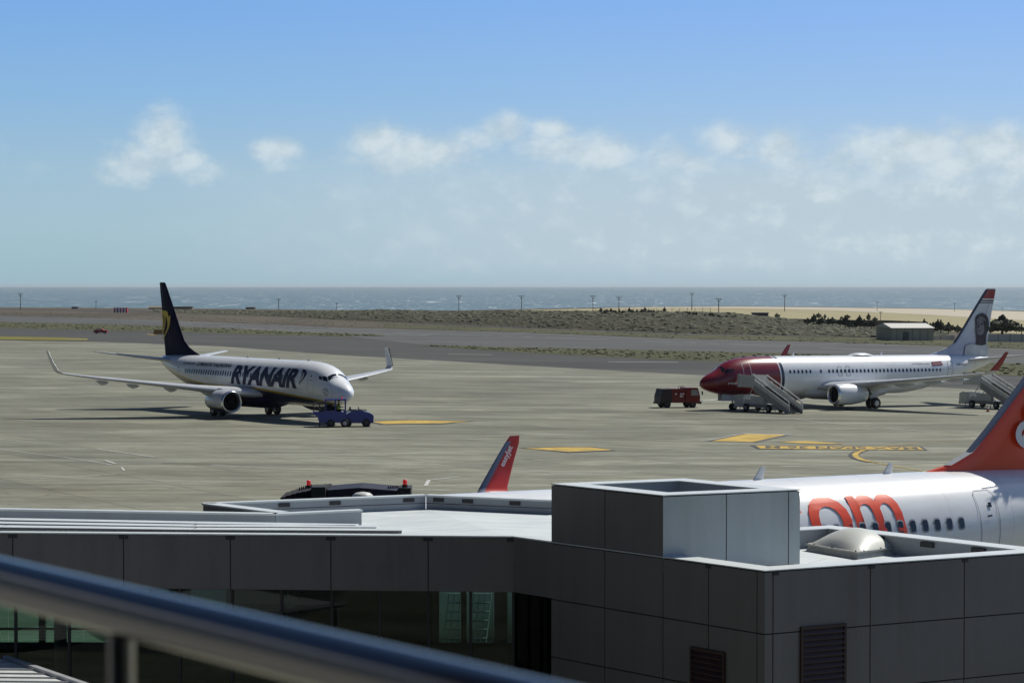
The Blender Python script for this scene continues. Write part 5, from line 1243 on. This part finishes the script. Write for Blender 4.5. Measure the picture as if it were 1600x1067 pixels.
# ------------------------------------------------------------------ hill, scrub and the far shore
def hill_h(px_, t_):   # hill cross-profile
    return sin(min(1, t_ * 1.0) * pi) ** .8
m = MB(); vs = []; cols, rows = 150, 16
top = [(240, 486), (400, 486.5), (530, 486), (600, 484.2), (690, 486), (900, 486.5), (960, 487), (1080, 489), (1150, 492), (1210, 498), (1300, 508), (1400, 519), (1480, 528)]
bot = [(240, 488), (400, 492.5), (530, 499.5), (700, 506), (900, 515), (1070, 521), (1200, 523.8), (1300, 525.2), (1400, 528), (1480, 531)]
rh = random.Random(5)
for i in range(cols + 1):
    px = lerp(240, 1480, i / cols); a = gnd(px, interp(bot, px)); 
    d = ray(px, interp(top, px)); dist = a.y + 110; e = a.y + 230
    crest = H + d.z * dist / d.y; g0 = G(d.x * dist, dist); hh = max(.2, crest - g0)
    for r in range(rows + 1):
        t_ = r / rows; Y = lerp(a.y, e, t_); X = (px - 800) / FPX * Y
        s = sin(min(1, t_ * 230 / 110) * pi / 2) ** .8 if Y < dist else cos((Y - dist) / (e - dist) * pi / 2)
        vs.append((X, Y, G(X, Y) + .06 + hh * s * (1 + .06 * sin(X * .08 + Y * .03)) - (.2 if r == rows else 0)))
m.add(vs, [(i * (rows + 1) + r, i * (rows + 1) + r + 1, (i + 1) * (rows + 1) + r + 1, (i + 1) * (rows + 1) + r) for i in range(cols) for r in range(rows)], True)
ho = m.build('hill', M['scrubland']); tag(ho, kind='structure')
hv = list(vs)
# low scrub: far too many to count
def blob(m, c, r_, h_, rnd, n=7):
    base = [(c.x + r_ * cos(2 * pi * k / n) * rnd.uniform(.7, 1.2), c.y + r_ * sin(2 * pi * k / n) * rnd.uniform(.7, 1.2), c.z + h_ * rnd.uniform(.0, .2)) for k in range(n)]
    mid = [(c.x + r_ * .75 * cos(2 * pi * (k + .5) / n) * rnd.uniform(.7, 1.2), c.y + r_ * .75 * sin(2 * pi * (k + .5) / n) * rnd.uniform(.7, 1.2), c.z + h_ * rnd.uniform(.5, .9)) for k in range(n)]
    m.rings([base, mid], False, False, False); m.add(mid + [(c.x, c.y, c.z + h_)], [(k, (k + 1) % n, n) for k in range(n)])
rnd = random.Random(11); m = MB()
for k in range(4200):
    i = rnd.randrange(cols); r = rnd.randrange(rows * 2 // 3); p0 = Vector(hv[i * (rows + 1) + r]); p1 = Vector(hv[(i + 1) * (rows + 1) + r + 1]); p2 = Vector(hv[(i + 1) * (rows + 1) + r]); p = p0 + (p2 - p0) * rnd.random() + (p1 - p2) * rnd.random()
    s = rnd.uniform(.3, .9); blob(m, p - Vector((0, 0, .15)), s * 1.9, s * rnd.uniform(.4, .85), rnd, 6)
tag(m.build('scrub', mat('scrub_leaves', (.086, .088, .050), .9, var=.40, vscale=.06)), 'low dark scrub bushes covering the hillside', 'scrub', kind='stuff')
m = MB()
for (pts0, pts1, cnt, smin, smax) in (([(0, 503.5), (250, 510), (450, 518), (590, 524)], [(0, 512), (250, 517), (450, 523), (590, 525)], 520, .15, .5), ([(675, 540), (1010, 548), (1300, 555), (1600, 570)], [(675, 541), (1010, 560), (1300, 570), (1600, 587)], 900, .12, .42), ([(0, 487), (530, 502), (1070, 523), (1600, 537)], [(0, 492), (530, 510), (1070, 528), (1600, 545)], 420, .12, .38)):
    for k in range(cnt):
        px = lerp(pts0[0][0], pts0[-1][0], rnd.random()); py = lerp(interp(pts0, px), interp(pts1, px), rnd.random()); p = gnd(px, py); s = rnd.uniform(smin, smax); blob(m, p - Vector((0, 0, .05)), s * 1.6, s, rnd, 6)
tag(m.build('verge_tufts', mat('tuft_leaves', (.095, .098, .048), .9, var=.4, vscale=.1)), 'tufts of dry grass and weeds on the runway verges', 'grass tufts', kind='stuff')

def far(px, py_base, Y):               # a spot on the line of sight at distance Y; z from the photo row
    r_ = ray(px, py_base); return Vector((r_.x * Y / r_.y, Y, H + r_.z * Y / r_.y))
# trees
def make_tree(seed, tall):
    rnd = random.Random(seed); r_ = thing('tree', 'small dark tree standing on the far scrub', 'tree'); h_ = 4.5 if tall else 3.0
    m = MB(); m.tube((0, 0, -.4), (0, .1, h_ * .55), .16, .08, 7); m.tube((0, .1, h_ * .4), (.6, .2, h_ * .7), .07, .03, 5).tube((0, .1, h_ * .35), (-.6, -.1, h_ * .65), .07, .03, 5); m.build('trunk', M['bark'], r_)
    m = MB()
    for k in range(420):
        a_ = rnd.uniform(0, 2 * pi); z_ = rnd.random(); w_ = (1.5 if not tall else 1.1) * (sin(min(1, z_ * 1.1 + .12) * pi) ** .6) * rnd.uniform(.2, 1) ** .5 * (1 + .25 * sin(a_ * 3 + seed))
        c = Vector((w_ * cos(a_), w_ * sin(a_), h_ * (.22 + .8 * z_))); s = rnd.uniform(.12, .30); n_ = Vector((rnd.gauss(0, 1), rnd.gauss(0, 1), rnd.gauss(0, 1))).normalized(); u_ = n_.orthogonal().normalized() * s; v_ = n_.cross(u_) * 1.0
        m.add([c - u_ - v_, c + u_ - v_ * .6, c + u_ * .7 + v_, c - u_ * .8 + v_ * .8], [(0, 1, 2, 3)])
    m.build('crown', M['leaf'], r_); return r_
TG = 'small trees on the far scrub and field'
protos = [make_tree(1, False), make_tree(2, True), make_tree(3, False)]
TS = .62
spots = []
rt = random.Random(21)
for k in range(22): spots.append((940 + k * 4.6 + rt.uniform(-2, 2), 488.6, rt.uniform(.45, .8), 'small dark tree in the row on the hill crest'))
for k in range(10): spots.append((1075 + k * 8 + rt.uniform(-4, 4), 492 + k * .6, rt.uniform(.35, .7), 'small dark tree on the right end of the hill crest'))
for px, py, s in ((1214, 497, 1.1), (1279, 498, 1.3), (1289, 499, .8), (1315, 499, .7), (1324, 499, 1.1), (1357, 502, 1.2), (1367, 502, 1.0)): spots.append((px, py, s, 'dark tree at the near edge of the tan field'))
for k in range(26): spots.append((1262 + k * 8.2 + rt.uniform(-3, 3), 507 + k * .45 + rt.uniform(-2, 2), rt.uniform(.7, 1.3), 'dark bushy tree in the row before the tan field'))
for px, py, s in ((1458, 519, 1.5), (1470, 519, 1.3), (1482, 520, 1.6), (1496, 520, 1.2), (1588, 519, .9), (1596, 520, 1.1), (1548, 522, 1.0)): spots.append((px, py, s, 'dark tree beside the white wall'))
spots.sort(key=lambda q: (q[3], q[0])); cnt = {}; tot_ = {}
for q in spots: tot_[q[3]] = tot_.get(q[3], 0) + 1
ORD = ['first', 'second', 'third', 'fourth', 'fifth', 'sixth', 'seventh', 'eighth', 'ninth', 'tenth', 'eleventh', 'twelfth', 'thirteenth', 'fourteenth', 'fifteenth', 'sixteenth', 'seventeenth', 'eighteenth', 'nineteenth', 'twentieth', 'twenty-first', 'twenty-second', 'twenty-third', 'twenty-fourth', 'twenty-fifth', 'twenty-sixth']
used = [False] * 3
for k, (px, py, s, lb) in enumerate(spots):
    j = k % 3; Y = {'small dark tree in the row on the hill crest': 900, 'small dark tree on the right end of the hill crest': 820}.get(lb, 700)
    if 'near edge' in lb: Y = 1000
    o = protos[j] if not used[j] else copy_tree(protos[j]); used[j] = True
    p = far(px, py, Y); p.z = min(p.z, G(p.x, p.y) + 6); o.location = p; o.rotation_euler.z = rt.uniform(0, 6.28); o.scale = (s * 1.2 * TS, s * 1.2 * TS, s * TS)
    cnt[lb] = cnt.get(lb, 0) + 1; o['label'] = lb + ', ' + ORD[cnt[lb] - 1] + ' from the left'; o['group'] = TG; o['category'] = 'tree'
rt_o = make_tree(9, False); rt_o.location = far(1566, 523, 640); rt_o.scale = (3.0, 3.0, 1.7); rt_o['label'] = 'large round dark tree right of the portrait tail fin'; rt_o['name_note'] = ''
del rt_o['name_note']

# utility poles
def make_pole(h_, style):
    r_ = thing('utility_pole', 'utility pole', 'utility pole'); m = MB(); m.tube((0, 0, -2), (0, 0, h_), .30, .18, 6); m.build('pole_shaft', M['pole'], r_)
    m = MB()
    if style == 'T': m.box((-1.6, -.1, h_ - .9), (1.6, .1, h_ - .6)); m.box((-1.1, -.1, h_ - 2.0), (1.1, .1, h_ - 1.75))
    else: m.tube((0, 0, h_ - 2.2), (-1.5, 0, h_), .13, .1, 5).tube((0, 0, h_ - 2.2), (1.5, 0, h_), .13, .1, 5).box((-1.6, -.1, h_ - .3), (1.6, .1, h_ - .05))
    m.build('crossarm', M['pole'], r_)
    m = MB()
    for x_ in (-1.4, 0, 1.4): m.tube((x_, 0, h_ - .6), (x_, 0, h_ + .1), .10, .08, 5)
    m.build('insulator', M['pole'], r_); return r_
PT, PY_ = make_pole(10, 'T'), make_pole(10, 'Y'); first = {'T': True, 'Y': True}
PL = [(32, 458, 482, 'T', 'leftmost utility pole on the shore line'), (150, 470, 484, 'T', 'small utility pole left of the striped container'), (435.5, 466, 487, 'T', 'utility pole right of the navy tail'), (526, 472, 487, 'T', 'short utility pole near the small hut'),
      (717, 462, 488, 'Y', 'utility pole above the left part of the hill, against the sea'), (815, 462, 488, 'Y', 'utility pole above the middle of the hill, against the sea'), (926.5, 462, 489, 'Y', 'Y-topped utility pole left of the tree row'), (967, 463, 489, 'T', 'utility pole standing in the tree row'),
      (1081, 457, 480, 'T', 'utility pole at the left end of the tan field'), (1123, 466, 495, 'Y', 'Y-shaped mast standing before the tan field near the dark shed'), (1226, 460, 482, 'T', 'utility pole behind the tan field against the sea'), (1370.5, 471, 484, 'T', 'far utility pole near the middle of the sand edge'),
      (1376, 487, 505, 'Y', 'Y-shaped mast before the warehouse'), (1491.5, 473, 485, 'T', 'far utility pole left of the portrait tail'), (1566, 480, 487, 'T', 'far short pole right of the portrait tail')]
for (px, y0, y1, st_, lb) in PL:
    src = PT if st_ == 'T' else PY_; o = src if first[st_] else copy_tree(src); first[st_] = False
    Y = 1500 if y1 < 492 else 900; p = far(px, y1, Y); h_ = (y1 - y0) / FPX * Y; o.location = p; o.scale = (h_ / 10 if h_ < 10 else 1,) * 2 + (h_ / 10,); o['label'] = lb; o['group'] = 'utility poles along the shore'
# perimeter fence of the field: posts
fc = thing('field_fence', 'thin post fence standing in the tan field near the poles', 'fence')
for k in range(16):
    p = far(930 + k * 12, 489 - k * .1, 980); MB().tube(p - Vector((0, 0, 1)), p + Vector((0, 0, 1.9)), .08, .08, 5).build('fence_post', M['pole'], fc)
for dz in (.6, 1.7):
    a_ = far(930, 489, 980); b_ = far(1110, 487.5, 980); MB().tube(a_ + Vector((0, 0, dz)), b_ + Vector((0, 0, dz)), .03, .03, 4).build('fence_rail', M['pole'], fc)

def house(name, label, cat, px0, px1, yt, yb, Y, depth, wmat, rmat, gable=0, ang=0):
    o = thing(name, label, cat); a_ = far(px0, yb, Y); b_ = far(px1, yb, Y); zt = far(px0, yt, Y).z; z0 = min(a_.z, b_.z) - (2.5 if Y < 1500 else .3)
    MB().box((a_.x, Y, z0), (b_.x, Y + depth, zt - gable)).build('wall', wmat, o)
    m = MB(); e_ = .3
    if gable: m.add([(a_.x - e_, Y - e_, zt - gable), (b_.x + e_, Y - e_, zt - gable), (b_.x + e_, Y + depth + e_, zt - gable), (a_.x - e_, Y + depth + e_, zt - gable), (a_.x - e_, Y + depth / 2, zt), (b_.x + e_, Y + depth / 2, zt)], [(0, 1, 5, 4), (3, 4, 5, 2), (0, 4, 3), (1, 2, 5), (0, 3, 2, 1)])
    else: m.box((a_.x - e_, Y - e_, zt + .002), (b_.x + e_, Y + depth + e_, zt + .25))
    m.build('roof', rmat, o); return o, a_, b_, zt
o, a_, b_, zt = house('warehouse', 'low tan warehouse with a pale roof before the tan field', 'warehouse', 1394, 1459, 506.2, 531, 640, 28, M['warehouse'], M['warehouse_roof'], 1.1)
for k in range(5):
    x_ = lerp(a_.x, b_.x, (k + .6) / 5.4); MB().box((x_, 639.93, a_.z - .5), (x_ + .1, 640, zt - 1.3)).build('downpipe', M['pole'], o)
MB().box((a_.x + 3, 639.9, a_.z - 1), (a_.x + 4.6, 640, zt - 2.2)).build('door', M['pole'], o)
house('storage_shed', 'small dark box shed at the edge of the tan field', 'shed', 1177, 1200.5, 489.5, 499, 880, 6, M['shed'], M['shed'])
house('rock_hut', 'brown flat hut behind the navy tail on the shore', 'hut', 232, 262, 478, 485, 1560, 8, M['hut'], M['hut'], 1.2)
house('shore_hut', 'pale hut with a dark tank right of the navy tail', 'hut', 270, 300, 479.5, 485.2, 1560, 8, M['hut'], M['hut'])
house('small_hut', 'tiny block hut on the shore between poles', 'hut', 384, 398, 480.5, 486, 1560, 6, M['hut'], M['hut'])
house('water_tank', 'small dark tank on the shore at the far left', 'tank', 112, 121, 480, 483.5, 1580, 5, M['shed'], M['shed'])
# striped barrier
bo = thing('striped_container', 'red and white striped container near the left shore line', 'container'); a_ = far(178, 488.6, 1000); b_ = far(198.5, 488.6, 1000); zt = far(180, 480.6, 1000).z
for k in range(9):
    MB().box((lerp(a_.x, b_.x, k / 9), 1000, a_.z), (lerp(a_.x, b_.x, (k + 1) / 9) - .01, 1003, zt)).build('stripe_panel', M['barrier_red'] if k % 2 == 0 else M['letter_white'], bo)
# white walls right
for (x0, x1, yt, yb, Y, lb) in ((1452, 1492, 523.5, 531.5, 655, 'whitewashed wall between the warehouse and the portrait tail'), (1541, 1720, 522, 533.5, 625, 'long whitewashed wall at the right edge behind the parked airliner')):
    o = thing('boundary_wall', lb, 'wall'); a_ = far(x0, yb, Y); b_ = far(x1, yb, Y); zt = far(x0, yt, Y).z
    MB().box((a_.x, Y, a_.z - 2), (b_.x, Y + .3, zt)).build('wall_panel', M['wall_white'], o)
    for k in range(int((b_.x - a_.x) / 3.2) + 1): MB().box((a_.x + k * 3.2, Y - .06, a_.z - 2), (a_.x + k * 3.2 + .12, Y, zt + .15)).build('pier', M['pole'], o)
# dark wall line along the top of the hill, right
o = thing('field_wall', 'long low dark stone wall along the lower edge of the tan field', 'stone wall')
m = MB(); pts = [(1050, 492.6), (1180, 498.6), (1300, 501.5), (1390, 502.5), (1450, 505)]
for (x0, y0_), (x1, y1_) in zip(pts, pts[1:]):
    a_ = far(x0, y0_, 930); b_ = far(x1, y1_, 930); m.slab([a_ - Vector((0, 0, 3)), b_ - Vector((0, 0, 3)), b_ + Vector((0, 0, .5)), a_ + Vector((0, 0, .5))], (0, .6, 0))
m.build('stone_course', mat('dry_stone', (.09, .085, .07), .9, var=.3, vscale=.5), o)
# far vehicle and signboards on the taxiway
p = gnd(146, 521.2); v_ = thing('far_car', 'tiny red car driving on the taxiway at the left', 'car', frame_at(p, 0))
m = MB(); m.slab([(0, 0, .3), (4.2, 0, .3), (4.2, 0, .95), (3.2, 0, 1.05), (2.6, 0, 1.5), (1.0, 0, 1.5), (.3, 0, 1.0), (0, 0, .9)], (0, 1.7, 0)); bd = m.build('body', M['barrier_red'], v_)
m = MB(); m.slab([(.75, -.02, 1.02), (2.75, -.02, 1.02), (2.45, -.02, 1.4), (1.1, -.02, 1.4)], (0, .02, 0)); m.build('side_window', M['glass'], bd)
for x_ in (.8, 3.3):
    for y_ in (.1, 1.6): wheel('wheel', (x_, y_, .33), .33, .2, v_)
p = gnd(240, 523.6); o = thing('ochre_signboard', 'ochre signboard standing on the taxiway left of the navy tail', 'signboard', frame_at(p, 0))
MB().box((0, 0, .25), (6, .15, 1.6)).build('board', M['rust'], o); MB().box((.3, .02, 0), (.45, .13, .25)).box((5.5, .02, 0), (5.65, .13, .25)).build('leg', M['pole'], o)

# ------------------------------------------------------------------ haze
m = MB(); m.box((-70000, -70000, -60), (70000, 70000, 24)); hz = m.build('haze', None)
hm = bpy.data.materials.new('haze'); hm.use_nodes = True; t = NT(hm.node_tree); t.n.remove(t.n['Principled BSDF'])
pv = t.new('ShaderNodeVolumePrincipled'); pv.inputs['Color'].default_value = (.84, .93, 1, 1); pv.inputs['Density'].default_value = 2.2e-5; pv.inputs['Anisotropy'].default_value = .3
t.l.new(pv.outputs[0], t.n['Material Output'].inputs['Volume']); hz.data.materials.append(hm); tag(hz, 'pale sea haze filling the air', 'haze', kind='stuff')

# ------------------------------------------------------------------ unseen terminal front behind the viewer; canopy and wing added to darken rail reflections
fa = thing('terminal_building', 'dark glazed terminal front unseen behind the viewing terrace, with added canopy and wing', 'building')
for k in range(24):
    x0 = -48 + k * 4
    MB().box((x0 + .05, -3.6, 10.6), (x0 + 3.95, -3.55, 14.6)).build('window', M['cockpit'], fa)
MB().box((-48, -9, .2), (48, -3.5, 10.28)).build('wall', M['cladding'], fa); MB().box((-48, -9, 14.6), (48, 4.5, 15.2)).build('canopy', M['interior'], fa)  # canopy added overhead, out of view, to keep the rail's reflection dark
MB().box((-48, -9, 10.3), (48, -3.9, 14.6)).build('back_wall', M['interior'], fa)

# steep steel access ladders on the apron side of the hall, seen through its windows
for (px0, lb) in ((697, 'steep white-railed access ladder seen through the hall windows, left one'), (736, 'steep white-railed access ladder seen through the hall windows, right one')):
    lad = thing('access_ladder', lb, 'ladder', None, 'access ladders outside the hall windows'); a_ = far(px0 - 8, 1040, Yb + .6); b_ = far(px0 + 6, 915, Yb + 1.6)
    a_.z = max(a_.z, .3)
    for dx in (0, .14, .30, .44):
        MB().tube(a_ + Vector((dx, 0, 0)), b_ + Vector((dx, 0, 0)), .016, .016, 6).build('ladder_rail', M['letter_white'], lad)
    for k in range(9):
        q = a_.lerp(b_, k / 9); MB().box((q.x, q.y - .02, q.z), (q.x + .44, q.y + .14, q.z + .02)).build('ladder_step', M['steel'], lad)

wg = MB(); wg.box((-20, -8.9, .2), (-12, 26, 17)); wg.build('reflection_wing', M['cladding'], fa)  # unseen wing added so the rail mirrors something dark
for k in range(10): MB().box((-11.99, -3 + k * 2.9, 11), (-11.93, -.3 + k * 2.9, 15.5)).build('window', M['cockpit'], fa)
